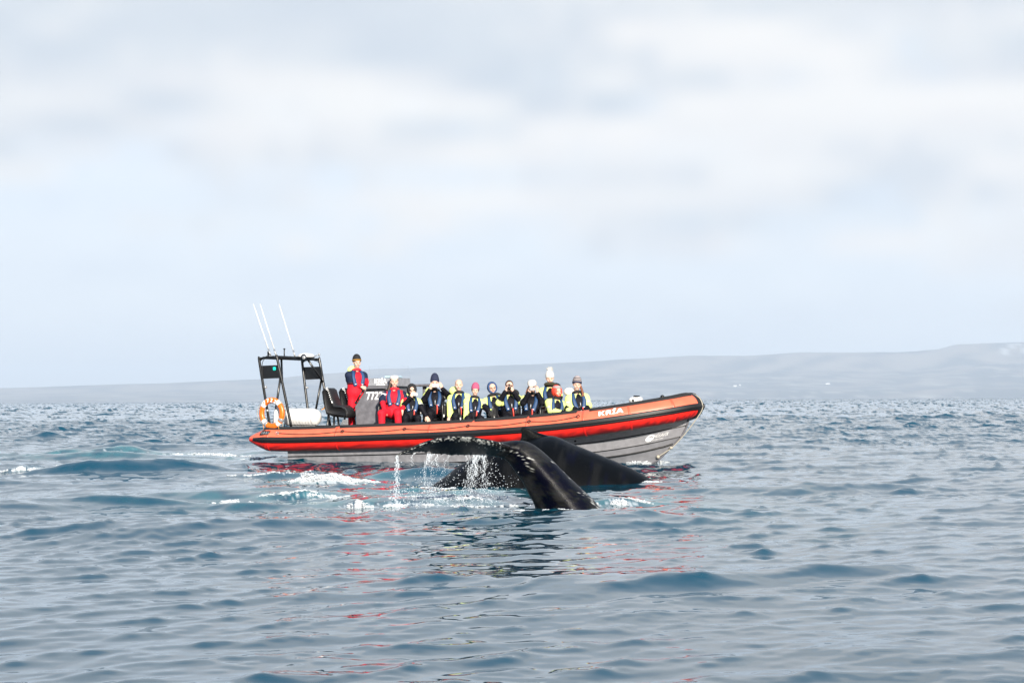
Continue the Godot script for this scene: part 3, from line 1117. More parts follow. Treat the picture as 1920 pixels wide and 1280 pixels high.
func build_boat_gear() -> void:
	# life ring on the roll bar, turned a little aft
	var ring := on_boat("life_ring", "orange life ring with white bands and number hanging on the stern roll bar", "life ring", Vector3(0.56, 1.165, 1.27), deg_to_rad(-12.0))
	var rr := 0.305
	var seg := func(st: SurfaceTool, a0: float, a1: float, r: float, steps: int) -> void:
		var rings := []
		for i in steps + 1:
			var a := lerpf(a0, a1, float(i) / steps)
			var c := PackedVector3Array()
			for j in 14:
				var b := TAU * j / 14.0
				c.append(Vector3(cos(a) * (rr + cos(b) * r), sin(a) * (rr + cos(b) * r), sin(b) * r * 0.8))
			rings.append(c)
		loft(st, rings, true, a1 - a0 < 6.0)
	var st := st_new()
	seg.call(st, 0.0, TAU, 0.068, 48)
	obj("ring_body", st, M.orange, ring)
	for a in [0.85, 2.45, 3.87, 5.42]:
		st = st_new()
		seg.call(st, a - 0.15, a + 0.15, 0.0705, 6)
		obj("white_band", st, M.white, ring)
	for a in [4.13, 5.78]:
		st = st_new()
		seg.call(st, a - 0.11, a + 0.11, 0.0710, 5)
		obj("reflective_patch", st, M.silver, ring)
	for k in 4:
		var a := 2.19 - k * 0.36
		letters("number", ["7", "7", "2", "2"][k], 0.085, M.letter, ring, Transform3D(Basis(Vector3.BACK, a - PI / 2), Vector3(cos(a) * rr, sin(a) * rr, 0.057)), 1.1)
	for q in [[-0.5, 0.9], [2.4, 3.9]]:
		st = st_new()
		var pts := []
		for i in 13:
			var t := i / 12.0
			var a := lerpf(q[0], q[1], t)
			pts.append(Vector3(cos(a) * (rr + 0.07 + 0.05 * sin(t * PI)), sin(a) * (rr + 0.07 + 0.05 * sin(t * PI)), 0.01))
		tube(st, pts, 0.006, 5)
		obj("grab_rope", st, M.rope, ring)
	for q in [[-0.24, -0.26], [0.22, -0.28]]:
		st = st_new()
		tube(st, [Vector3(q[0], q[1], 0.03), Vector3(q[0] * 0.98, q[1] - 0.16, 0.0)], 0.007, 5)
		obj("lashing", st, M.orange_rope, ring)
	# floating rescue light behind the ring
	var buoy := on_boat("rescue_light", "white bottle-shaped rescue light hanging behind the orange life ring", "rescue light", Vector3(0.60, 0.86, 1.10))
	st = st_new()
	lathe(st, [[0.001, 0.0], [0.075, 0.0], [0.085, 0.02], [0.085, 0.33], [0.07, 0.37], [0.03, 0.43], [0.028, 0.56], [0.045, 0.57], [0.045, 0.60], [0.001, 0.61]], 16, Transform3D(Basis(Vector3.BACK, -0.06), Vector3.ZERO))
	obj("bottle", st, M.white, buoy)
	st = st_new()
	block(st, Transform3D(Basis.IDENTITY, Vector3(0.10, 0.20, 0.0)), Vector3(0.03, 0.14, 0.05), 0.006)
	obj("bracket", st, M.silver, buoy)
	# life raft in its canister
	var raft := on_boat("life_raft_canister", "white ribbed life raft canister lying on a cradle at the stern", "life raft", Vector3(0.95, 0.85, 0.45))
	st = st_new()
	var turn := Transform3D(Basis(Vector3.BACK, -PI / 2), Vector3(0.0, 0.21, 0))
	lathe(st, [[0.001, -0.42], [0.14, -0.42], [0.20, -0.39], [0.215, -0.33], [0.215, 0.22], [0.205, 0.32], [0.17, 0.40], [0.10, 0.455], [0.001, 0.47]], 32, turn)
	obj("canister", st, M.white, raft)
	for k in 8:
		st = st_new()
		var xx := -0.24 + k * 0.077
		var pts := []
		for i in 9:
			var a := lerpf(-1.3, 0.35, i / 8.0)
			pts.append(Vector3(xx + 0.03 * (0.35 - a), 0.21 + sin(a) * 0.217, cos(a) * 0.217))
		tube(st, pts, 0.006, 5)
		obj("rib", st, mat(lin(0.45, 0.45, 0.46), 0.5), raft)
	for y in [0.03, -0.03]:
		st = st_new()
		tube(st, [Vector3(-0.3, y, 0.23), Vector3(0.46, y, 0.23)], 0.01, 6)
		obj("cradle_rail", st, M.black, raft)
	for k in 3:
		st = st_new()
		tube(st, [Vector3(-0.43 + k * 0.03, -0.05, 0.20 - k * 0.05), Vector3(-0.43 + k * 0.03, 0.40, 0.16 - k * 0.05)], 0.012, 6)
		obj("strap", st, [M.rope, M.black, M.silver][k], raft)
	st = st_new()
	block(st, Transform3D(Basis.IDENTITY, Vector3(0.0, -0.11, 0.0)), Vector3(0.9, 0.14, 0.36), 0.02)
	obj("cradle", st, M.white, raft)
	var tie := boat_x * Vector3(0.86, 1.28, -1.02)
	st = st_new()
	for k in 3:
		var pts := []
		for i in 9:
			var a := TAU * i / 8.0
			pts.append(tie + Vector3(cos(a) * 0.045, 0.02 * k - 0.02, sin(a) * 0.045))
		tube(st, pts, 0.011, 5, false)
	tube(st, [tie + Vector3(-0.04, -0.02, 0.02), tie + Vector3(-0.11, -0.05, 0.05)], 0.014, 5)
	tag(obj("rope_lashing", st, M.orange_rope), "orange rope knotted round the far rear leg of the roll bar", "rope")
	# painter from the nose down to the forefoot
	var pts := []
	for p in [Vector3(10.37, 1.555, 0.05), Vector3(10.52, 1.47, 0.08), Vector3(10.59, 1.32, 0.09), Vector3(10.56, 1.17, 0.08), Vector3(10.38, 0.92, 0.07), Vector3(10.13, 0.62, 0.05), Vector3(9.88, 0.37, 0.05), Vector3(9.78, 0.30, 0.06), Vector3(9.56, 0.16, 0.08)]:
		pts.append(boat_x * p)
	st = st_new()
	tube(st, smooth(pts, 5), 0.012, 8)
	ball(st, boat_x * Vector3(9.86, 0.36, 0.07), Vector3(0.04, 0.03, 0.03))
	ball(st, boat_x * Vector3(9.56, 0.16, 0.08), Vector3(0.04, 0.04, 0.04))
	tag(obj("bow_rope", st, M.rope), "pale rope running from the boat's nose down to its forefoot", "rope")

# ---------------------------------------------------------------- bodies grown from bones
class Figure:
	var lo: Vector3
	var cell: float
	var n: Vector3i
	var d: PackedFloat32Array
	var near: PackedFloat32Array
	var who: PackedInt32Array
	var bones := []

	func _init(a: Vector3, b: Vector3, c: float) -> void:
		lo = a
		cell = c
		n = Vector3i(((b - a) / c).ceil()) + Vector3i.ONE
		d.resize(n.x * n.y * n.z)
		d.fill(9.0)
		near.resize(d.size())
		near.fill(9.0)
		who.resize(d.size())

	# bands: [[end of the band along the bone, colour], ...]
	func bone(a: Vector3, b: Vector3, ra: float, rb: float, bands: Array, k := 0.03, flat := Vector3.ONE) -> void:
		bones.append([a, b, bands])
		var id := bones.size() - 1
		var r := maxf(ra, rb) + k + cell * 2.0
		var p0 := Vector3i(((a.min(b) - Vector3.ONE * r - lo) / cell).floor()).clamp(Vector3i.ZERO, n - Vector3i.ONE)
		var p1 := Vector3i(((a.max(b) + Vector3.ONE * r - lo) / cell).ceil()).clamp(Vector3i.ZERO, n - Vector3i.ONE)
		var ab := b - a
		var l2 := maxf(ab.length_squared(), 1e-8)
		var squeezed := flat != Vector3.ONE
		for z in range(p0.z, p1.z + 1):
			for y in range(p0.y, p1.y + 1):
				var at := (z * n.y + y) * n.x
				for x in range(p0.x, p1.x + 1):
					var p := lo + Vector3(x, y, z) * cell
					var t := clampf((p - a).dot(ab) / l2, 0.0, 1.0)
					var v := p - (a + ab * t)
					if squeezed:
						v /= flat
					var e := v.length() - lerpf(ra, rb, t)
					if e > r:
						continue
					if e < near[at + x]:
						near[at + x] = e
						who[at + x] = id
					var o := d[at + x]
					var h := clampf(0.5 + 0.5 * (o - e) / k, 0.0, 1.0)
					d[at + x] = lerpf(o, e, h) - k * h * (1.0 - h)

	func shade(id: int, p: Vector3) -> Color:
		var b: Array = bones[id]
		var ab: Vector3 = b[1] - b[0]
		var t := clampf((p - b[0]).dot(ab) / maxf(ab.length_squared(), 1e-8), 0.0, 1.0)
		for s in b[2]:
			if t <= s[0]:
				return s[1]
		return b[2][-1][1]

	# surface nets: [vertices, colours, triangle corners]
	func net(painter: Variant = null) -> Array:
		var v := PackedVector3Array()
		var c := PackedColorArray()
		var tri := PackedInt32Array()
		var at := PackedInt32Array()
		at.resize(d.size())
		at.fill(-1)
		var sx := 1
		var sy := n.x
		var sz := n.x * n.y
		var off := [0, sx, sy, sx + sy, sz, sz + sx, sz + sy, sz + sx + sy]
		var near_cells := PackedInt32Array()
		var lim := cell * 1.9
		for i in d.size():
			if absf(d[i]) < lim:
				near_cells.append(i)
		for i in near_cells:
			var x := i % n.x
			var y := (i / sy) % n.y
			var z := i / sz
			if x >= n.x - 1 or y >= n.y - 1 or z >= n.z - 1:
				continue
			var inside := 0
			for k in 8:
				if d[i + off[k]] < 0.0:
					inside |= 1 << k
			if inside == 0 or inside == 255:
				continue
			var sum := Vector3.ZERO
			var m := 0
			for e in [[0, 1], [2, 3], [4, 5], [6, 7], [0, 2], [1, 3], [4, 6], [5, 7], [0, 4], [1, 5], [2, 6], [3, 7]]:
				var a: int = e[0]
				var b: int = e[1]
				if ((inside >> a) & 1) != ((inside >> b) & 1):
					var da := d[i + off[a]]
					var t := da / (da - d[i + off[b]])
					var pa := Vector3(a & 1, (a >> 1) & 1, a >> 2)
					sum += pa.lerp(Vector3(b & 1, (b >> 1) & 1, b >> 2), t)
					m += 1
			at[i] = v.size()
			var p := lo + (Vector3(x, y, z) + sum / m) * cell
			v.append(p)
			var col := shade(who[i], p)
			c.append(painter.call(p, col) if painter != null else col)
		for i in near_cells:
			var x := i % n.x
			var y := (i / sy) % n.y
			var z := i / sz
			if x < 1 or y < 1 or z < 1 or x >= n.x - 1 or y >= n.y - 1 or z >= n.z - 1:
				continue
			var s := d[i] < 0.0
			for axis in 3:
				var step: int = [sx, sy, sz][axis]
				if (d[i + step] < 0.0) == s:
					continue
				var u: int = [sy, sz, sx][axis]
				var w: int = [sz, sx, sy][axis]
				var q := [at[i], at[i - u], at[i - u - w], at[i - w]]
				if q.min() < 0:
					continue
				if s:
					tri.append_array([q[0], q[2], q[1], q[0], q[3], q[2]])
				else:
					tri.append_array([q[0], q[1], q[2], q[0], q[2], q[3]])
		return [v, c, tri]

func add_net(st: SurfaceTool, net: Array, x := Transform3D.IDENTITY, tint: Variant = null) -> void:
	var v: PackedVector3Array = net[0]
	var c: PackedColorArray = net[1]
	var flip := x.basis.determinant() < 0.0
	var t: PackedInt32Array = net[2]
	for i in range(0, t.size(), 3):
		for k in ([0, 2, 1] if flip else [0, 1, 2]):
			var p: int = t[i + k]
			st.set_color(tint.call(c[p]) if tint != null else c[p])
			st.add_vertex(x * v[p])

const SKIN := Color(0.66, 0.43, 0.33)
var head_net: Array
var hand_net: Array

func make_templates() -> void:
	var skin := [[1.0, SKIN]]
	var f := Figure.new(Vector3(-0.12, -0.22, -0.14), Vector3(0.12, 0.16, 0.15), 0.0075)
	f.bone(Vector3(0, 0.045, -0.025), Vector3(0, 0.035, 0.012), 0.082, 0.074, skin, 0.03)
	f.bone(Vector3(0, 0.0, 0.022), Vector3(0, -0.045, 0.03), 0.062, 0.05, skin, 0.03)
	f.bone(Vector3(0, -0.075, 0.035), Vector3(0, -0.092, 0.052), 0.038, 0.026, skin, 0.03)
	f.bone(Vector3(0, 0.004, 0.083), Vector3(0, -0.03, 0.102), 0.009, 0.0145, skin, 0.012)
	f.bone(Vector3(-0.036, 0.024, 0.072), Vector3(0.036, 0.024, 0.072), 0.013, 0.013, skin, 0.015)
	f.bone(Vector3(-0.018, -0.058, 0.076), Vector3(0.018, -0.058, 0.076), 0.011, 0.011, skin, 0.012)
	for s in [-1.0, 1.0]:
		f.bone(Vector3(s * 0.05, -0.02, 0.042), Vector3(s * 0.045, -0.032, 0.05), 0.022, 0.02, skin, 0.02)
		f.bone(Vector3(s * 0.079, 0.008, -0.012), Vector3(s * 0.075, -0.022, -0.006), 0.015, 0.010, skin, 0.008)
	f.bone(Vector3(0, -0.06, -0.012), Vector3(0, -0.2, -0.028), 0.052, 0.056, skin, 0.03)
	var face := func(p: Vector3, col: Color) -> Color:
		if p.z < 0.03:
			return col
		var q := Vector2(absf(p.x) - 0.032, p.y - 0.002)
		if Vector2(q.x / 0.017, q.y / 0.009).length() < 1.0:
			return Color(0.30, 0.20, 0.16)
		if absf(q.x) < 0.02 and absf(p.y - 0.024) < 0.006:
			return Color(0.30, 0.19, 0.13)
		if absf(p.x) < 0.026 and absf(p.y + 0.06) < 0.009:
			return Color(0.48, 0.20, 0.17)
		return col
	head_net = f.net(face)
	f = Figure.new(Vector3(-0.06, -0.07, -0.05), Vector3(0.085, 0.2, 0.085), 0.0045)
	var xs := [-0.033, -0.011, 0.011, 0.032]
	for k in 4:
		var x: float = xs[k]
		var l: float = [0.78, 0.96, 1.0, 0.92][k]
		f.bone(Vector3(x * 0.65, 0.0, 0), Vector3(x, 0.085, 0.0), 0.014, 0.0125, skin, 0.012)
		f.bone(Vector3(x, 0.085, 0), Vector3(x * 1.08, 0.085 + 0.042 * l, 0.014), 0.0105, 0.0095, skin, 0.006)
		f.bone(Vector3(x * 1.08, 0.085 + 0.042 * l, 0.014), Vector3(x * 1.08, 0.085 + 0.062 * l, 0.038), 0.0095, 0.008, skin, 0.006)
		f.bone(Vector3(x * 1.08, 0.085 + 0.062 * l, 0.038), Vector3(x * 1.06, 0.085 + 0.060 * l, 0.058), 0.0085, 0.0075, skin, 0.006)
	f.bone(Vector3(0.022, 0.02, 0.004), Vector3(0.05, 0.052, 0.022), 0.015, 0.012, skin, 0.01)
	f.bone(Vector3(0.05, 0.052, 0.022), Vector3(0.054, 0.082, 0.034), 0.0115, 0.009, skin, 0.006)
	f.bone(Vector3(0, -0.05, 0), Vector3(0, 0.02, 0), 0.026, 0.024, skin, 0.02)
	hand_net = f.net()

const YEL := Color(0.80, 0.92, 0.29)
const INK := Color(0.0075, 0.0075, 0.008)
const REF := Color(0.62, 0.66, 0.58)
const RED := Color(0.66, 0.012, 0.028)
const NAVY := Color(0.012, 0.022, 0.05)

func mix_pose(a: Vector3, b: Vector3, t: float) -> Vector3:
	return a.lerp(b, t)

# who: name of look; offsets are metres from the head's middle, x to the right, y up, z towards the whales
func person(label: String, head_at: Vector3, o: Dictionary) -> Node3D:
	var k: float = o.get("size", 1.0)
	var world_head := boat_x * head_at
	var hip := world_head + Vector3(o.get("hip_x", 0.0), -0.70 * k, o.get("hip_z", -0.03))
	var yaw := deg_to_rad(o.get("yaw", 0.0))
	var root := thing("person", label, "person", hip, yaw, "people aboard the boat")
	var un := Basis(Vector3.UP, -yaw)
	var loc := func(v: Vector3) -> Vector3:          # from an offset off the head to the person's own axes
		return un * (world_head + v - hip)
	var head: Vector3 = loc.call(Vector3.ZERO)
	var neck: Vector3 = head + Vector3(0, -0.15, -0.035) * k
	var up := neck.normalized()
	var right := up.cross(Vector3(0, 0, 1)).normalized()
	var fwd := right.cross(up)
	var torso := Basis(right, up, fwd)
	var top := neck.length()
	var tp := func(x: float, y: float, z: float) -> Vector3:    # a point on the trunk
		return right * x * k + up * y * k + fwd * z * k
	var sh := top / k - 0.09
	var suit: String = o.get("suit", "hiviz")
	var sho: Color = {"hiviz": YEL, "red": RED, "navy": NAVY, "dark": INK}[o.get("shoulder", suit)]
	var trunk: Color = {"hiviz": INK, "red": RED}[suit]
	var legs: Color = {"hiviz": INK, "red": RED}[suit]
	var hands: Color = o.get("glove", Color(-1, 0, 0))
	k = k * 1.0
	var lo := Vector3(-0.6, -0.75 if not o.has("stand") else -1.15, -0.5)
	var fig := Figure.new(lo, Vector3(0.62, 0.86, 0.75), 0.019)
	# trunk
	fig.bone(tp.call(-0.07, 0.0, 0), tp.call(0.07, 0.0, 0), 0.155 * k, 0.155 * k, [[1.0, legs]], 0.06)
	fig.bone(tp.call(0, 0.02, 0.0), tp.call(0, sh - 0.16, 0.0), 0.18 * k, 0.178 * k, [[1.0, trunk]], 0.06)
	for s in [-1.0, 1.0]:
		fig.bone(tp.call(s * 0.085, 0.16, 0.005), tp.call(s * 0.105, sh - 0.10, 0.0), 0.125 * k, 0.132 * k, [[0.62 if suit == "hiviz" else (0.3 if o.has("stand") else 0.75), trunk], [1.0, sho]], 0.05)
		fig.bone(tp.call(s * 0.06, sh - 0.01, -0.02), tp.call(s * 0.165, sh - 0.045, -0.01), 0.075 * k, 0.078 * k, [[1.0, sho]], 0.05)
	fig.bone(tp.call(0, sh - 0.03, -0.03), tp.call(0, sh + 0.06, -0.03), 0.078 * k, 0.068 * k, [[1.0, {"red": RED}.get(suit, INK)]], 0.03)
	# arms
	for s in 2:
		var arm: Array = o.arms[s]
		var side := -1.0 if s == 0 else 1.0
		var a: Vector3 = tp.call(side * 0.20, sh - 0.06, -0.005)
		var e: Vector3 = loc.call(arm[0])
		var w: Vector3 = loc.call(arm[1])
		var upper: Array = arm[2]
		var fore: Array = arm[3]
		fig.bone(a, e, 0.086 * k, 0.074 * k, upper, 0.035)
		fig.bone(e, w, 0.074 * k, 0.052 * k, fore, 0.03)
	# legs
	var knees: Array = o.get("knees", [Vector3(-0.10, -0.02, 0.36), Vector3(0.22, -0.02, 0.34)])
	var feet: Array = o.get("feet", [Vector3(-0.10, -0.52, 0.34), Vector3(0.24, -0.52, 0.32)])
	for s in 2:
		var h: Vector3 = tp.call(-0.085 if s == 0 else 0.085, -0.02, 0.0)
		var kn: Vector3 = un * (knees[s] * k)
		var ft: Vector3 = un * (feet[s] * k)
		fig.bone(h, kn, 0.115 * k, 0.088 * k, [[1.0, legs]], 0.04)
		fig.bone(kn, ft, 0.088 * k, 0.068 * k, [[1.0, legs]], 0.03)
		fig.bone(ft + Vector3(0, -0.02, -0.02), ft + un * Vector3(0, -0.03, 0.14), 0.055, 0.045, [[1.0, INK]], 0.02)
	var st := st_new()
	add_net(st, fig.net())
	# head and hands join the same mesh
	var hb := Basis(Vector3.UP, deg_to_rad(o.get("look", 0.0)) - yaw * 1.0) * Basis(Vector3.BACK, deg_to_rad(o.get("tilt", 0.0))) * Basis(Vector3.RIGHT, deg_to_rad(o.get("nod", 2.0)))
	var hx := Transform3D(hb * Basis.from_scale(Vector3.ONE * 1.05 * k), head)
	var tone: float = o.get("tone", 1.0)
	var tint := func(c: Color) -> Color:
		return Color(c.r * tone, c.g * tone, c.b * tone)
	add_net(st, head_net, hx, tint)
	for s in 2:
		var arm: Array = o.arms[s]
		var e: Vector3 = loc.call(arm[0])
		var w: Vector3 = loc.call(arm[1])
		var y: Vector3 = (un * (arm[4] as Vector3)).normalized() if arm.size() > 4 else (w - e).normalized()
		var palm: Vector3 = (un * (arm[5] as Vector3)) if arm.size() > 5 else Vector3(0, -0.4, -1)
		var zz := (palm - y * palm.dot(y)).normalized()
		var xx := y.cross(zz)
		# the thumb is on +x; a left hand is the mirror of a right one
		var mirror := 1.0 if s == 0 else -1.0
		var b := Basis(xx * mirror, y, zz)
		var g := func(c: Color) -> Color:
			return hands if hands.r >= 0.0 else Color(c.r * tone, c.g * tone, c.b * tone)
		add_net(st, hand_net, Transform3D(b * Basis.from_scale(Vector3.ONE * (1.12 if hands.r >= 0.0 else 1.02)), w + y * 0.02), g)
	obj("body", st, M.suit, root)
	# life jacket: two padded strips over the shoulders
	if o.get("vest", true):
		for s in [-1.0, 1.0]:
			st = st_new()
			var pts := smooth([tp.call(s * 0.055, sh + 0.03, -0.115), tp.call(s * 0.085, sh + 0.055, -0.03), tp.call(s * 0.105, sh + 0.01, 0.085), tp.call(s * 0.12, sh - 0.10, 0.158), tp.call(s * 0.10, sh - 0.22, 0.188), tp.call(s * 0.075, sh - 0.31, 0.192)], 4)
			var rings := []
			for i in pts.size():
				var t: Vector3 = (pts[mini(i + 1, pts.size() - 1)] - pts[maxi(i - 1, 0)]).normalized()
				var side := (right - t * right.dot(t)).normalized()
				var nn := t.cross(side)
				var wide: float = (0.036 + 0.012 * smoothstep(0.3, 0.8, float(i) / pts.size())) * k
				var ring := PackedVector3Array()
				for j in 10:
					var a := TAU * j / 10.0
					ring.append(pts[i] + side * cos(a) * wide + nn * sin(a) * 0.022 * k)
				rings.append(ring)
			loft(st, rings, true, true)
			var strip := obj("life_jacket", st, M.vest, root)
			st = st_new()
			block(st, Transform3D(torso, tp.call(s * 0.085, sh - 0.27, 0.216)), Vector3(0.035, 0.012, 0.004), 0.001)
			obj("label", st, M.letter, strip)
		st = st_new()
		var belt := []
		for i in 25:
			var a := TAU * i / 24.0
			belt.append(tp.call(sin(a) * 0.218, 0.20, cos(a) * 0.19))
		tube(st, belt, 0.016 * k, 6, false)
		obj("belt", st, M.black, root)
		if o.get("toggle", true):
			st = st_new()
			var ts: float = o.get("toggle_side", 1.0)
			tube(st, [tp.call(ts * 0.06, sh - 0.27, 0.212), tp.call(ts * 0.065, sh - 0.36, 0.216), tp.call(ts * 0.055, sh - 0.48, 0.212)], 0.015 * k, 8)
			obj("inflation_tube", st, M.toggle, root)
			st = st_new()
			tube(st, [tp.call(ts * 0.015, sh - 0.16, 0.196), tp.call(ts * 0.012, sh - 0.25, 0.204)], 0.014 * k, 8)
			obj("light", st, M.silver, root)
	# sleeve bands that shine
	if suit == "hiviz":
		for s in 2:
			var arm: Array = o.arms[s]
			var a: Vector3 = tp.call(-0.20 if s == 0 else 0.20, sh - 0.06, -0.005)
			var e: Vector3 = loc.call(arm[0])
			st = st_new()
			tube(st, [a.lerp(e, 0.52), a.lerp(e, 0.70)], [0.0835 * k, 0.0800 * k], 14)
			obj("reflective_band", st, M.reflect, root)
	if o.has("cuff"):
		var arm: Array = o.arms[o.cuff]
		st = st_new()
		tube(st, [loc.call((arm[0] as Vector3).lerp(arm[1], 0.86)), loc.call((arm[0] as Vector3).lerp(arm[1], 1.02))], 0.052 * k, 10)
		obj("cuff", st, M.letter, root)
	# collar and hood lying at the nape
	st = st_new()
	var collar := []
	for i in 17:
		var a := lerpf(-2.75, 2.75, i / 16.0) + PI
		collar.append(tp.call(sin(a) * 0.092, sh + 0.055 - 0.03 * cos(a + PI) * -1.0, -0.02 - cos(a + PI) * 0.088 * -1.0))
	tube(st, collar, 0.033 * k, 8)
	obj("collar", st, M[o.get("collar", "cloth_black")], root)
	if o.has("hood_down"):
		st = st_new()
		var hd: Vector3 = o.get("hood_at", Vector3(0, 0.09, -0.10))
		ball(st, tp.call(hd.x, sh + hd.y, hd.z), Vector3(0.135, 0.10, 0.085) * k, 14, 10)
		obj("hood", st, M[o.hood_down], root)
	headwear(root, hx, o)
	return root

func headwear(root: Node3D, hx: Transform3D, o: Dictionary) -> void:
	var h := Transform3D(hx.basis, hx.origin)
	if o.has("hair"):
		var st := st_new()
		var c := Vector3(0, 0.035, -0.028)
		ball(st, h * c, Vector3(0.094, 0.104, 0.104), 18, 12, h.basis.orthonormalized() * Basis(Vector3.RIGHT, -0.25))
		for q in o.get("locks", []):
			var pts := []
			for p in q:
				pts.append(h * (p as Vector3))
			var r := []
			for i in pts.size():
				r.append(0.034 * (1.0 - 0.55 * i / pts.size()))
			tube(st, smooth(pts, 4), 0.028, 8)
		obj("hair", st, M[o.hair], root)
	if o.has("beanie"):
		var tall: float = o.get("tall", 0.125)
		var rows := [[0.095, -0.005], [0.1, 0.02], [0.099, 0.05], [0.09, 0.05 + tall * 0.35], [0.072, 0.05 + tall * 0.68], [0.042, 0.05 + tall * 0.92], [0.012, 0.05 + tall], [0.001, 0.05 + tall]]
		var st := st_new()
		var cap_x := h * Transform3D(Basis(Vector3.RIGHT, -0.14) * Basis.from_scale(Vector3(1, 1, 1.1)), Vector3(0, 0.028, -0.018))
		lathe(st, rows, 20, cap_x)
		var cap := obj("knit_hat", st, M[o.beanie], root)
		if o.has("stripes"):
			for s in o.stripes:
				st = st_new()
				lathe(st, [[s[2], s[0]], [s[2] + 0.006, s[0] + 0.004], [s[3] + 0.006, s[1] - 0.004], [s[3], s[1]]], 20, cap_x)
				obj("stripe", st, M[s[4]], cap)
		if o.has("pompom"):
			st = st_new()
			var r := RandomNumberGenerator.new()
			r.seed = 5
			ball(st, cap_x * Vector3(0, 0.05 + tall, 0), Vector3(0.06, 0.045, 0.06), 10, 8)
			for i in 110:
				var dir := Vector3(r.randfn(), r.randfn() * 0.7 + 0.35, r.randfn()).normalized()
				var at := cap_x * Vector3(0, 0.045 + tall, 0)
				tube(st, [at, at + dir * r.randf_range(0.07, 0.105)], [0.013, 0.002], 4, false)
			obj("pompom", st, M[o.pompom], cap)
	if o.has("headband"):
		var st := st_new()
		lathe(st, [[0.09, 0.0], [0.101, 0.012], [0.101, 0.062], [0.088, 0.075]], 20, h * Transform3D(Basis(Vector3.RIGHT, -0.18) * Basis.from_scale(Vector3(0.98, 1, 1.1)), Vector3(0, 0.050, -0.020)))
		obj("headband", st, M[o.headband], root)
	if o.has("hood_up"):
		var st := st_new()
		ball(st, h * Vector3(0, 0.012, -0.042), Vector3(0.118, 0.142, 0.122), 18, 14, h.basis.orthonormalized())
		var rim := []
		for i in 21:
			var a := TAU * i / 20.0
			rim.append(h * Vector3(sin(a) * 0.088, 0.012 + cos(a) * 0.112, 0.040 - 0.02 * cos(a)))
		tube(st, rim, 0.021, 8, false)
		obj("hood", st, M[o.hood_up], root)
	if o.has("cap"):
		var st := st_new()
		lathe(st, [[0.096, 0.0], [0.102, 0.03], [0.094, 0.075], [0.066, 0.105], [0.001, 0.115]], 20, h * Transform3D(Basis.from_scale(Vector3(1, 1.05, 1.08)), Vector3(0, 0.035, -0.012)))
		var crown := obj("cap", st, M[o.cap], root)
		st = st_new()
		slab(st, [Vector2(-0.085, 0.05), Vector2(-0.06, 0.145), Vector2(0.0, 0.17), Vector2(0.06, 0.145), Vector2(0.085, 0.05)], -0.005, 0.005, 0.002, h * Transform3D(Basis(Vector3.RIGHT, PI / 2 + 0.12), Vector3(0, 0.042, 0.0)))
		obj("peak", st, M[o.cap], crown)
	if o.has("glasses"):
		var st := st_new()
		for s in [-1.0, 1.0]:
			var ring := []
			for i in 13:
				ring.append(h * Vector3(s * 0.032 + cos(TAU * i / 12.0) * 0.022, 0.0 + sin(TAU * i / 12.0) * 0.017, 0.093))
			tube(st, ring, 0.0018, 5, false)
			tube(st, [h * Vector3(s * 0.054, 0.004, 0.09), h * Vector3(s * 0.08, 0.006, 0.0)], 0.0028, 5)
		tube(st, [h * Vector3(-0.01, 0.004, 0.094), h * Vector3(0.01, 0.004, 0.094)], 0.0028, 5)
		obj("glasses", st, M.hair_red, root)
	if o.has("scarf"):
		var st := st_new()
		var ring := []
		for i in 21:
			var a := TAU * i / 20.0
			ring.append(h * Vector3(sin(a) * 0.09, -0.125 + 0.02 * cos(a), 0.0 + cos(a) * 0.085))
		tube(st, ring, 0.042, 8, false)
		obj("scarf", st, M[o.scarf], root)

func gadget(called: String, label: String, category: String, at: Vector3, size: Vector3, m: Material, turn := 0.0) -> Node3D:
	var t := thing(called, label, category, at, turn, "phones and cameras held up")
	var st := st_new()
	block(st, Transform3D.IDENTITY, size, 0.008)
	obj("case", st, m, t)
	st = st_new()
	ball(st, Vector3(size.x * 0.36, size.y * 0.25, size.z * 0.5), Vector3(0.008, 0.008, 0.003), 8, 5)
	obj("lens", st, M.black, t)
	return t

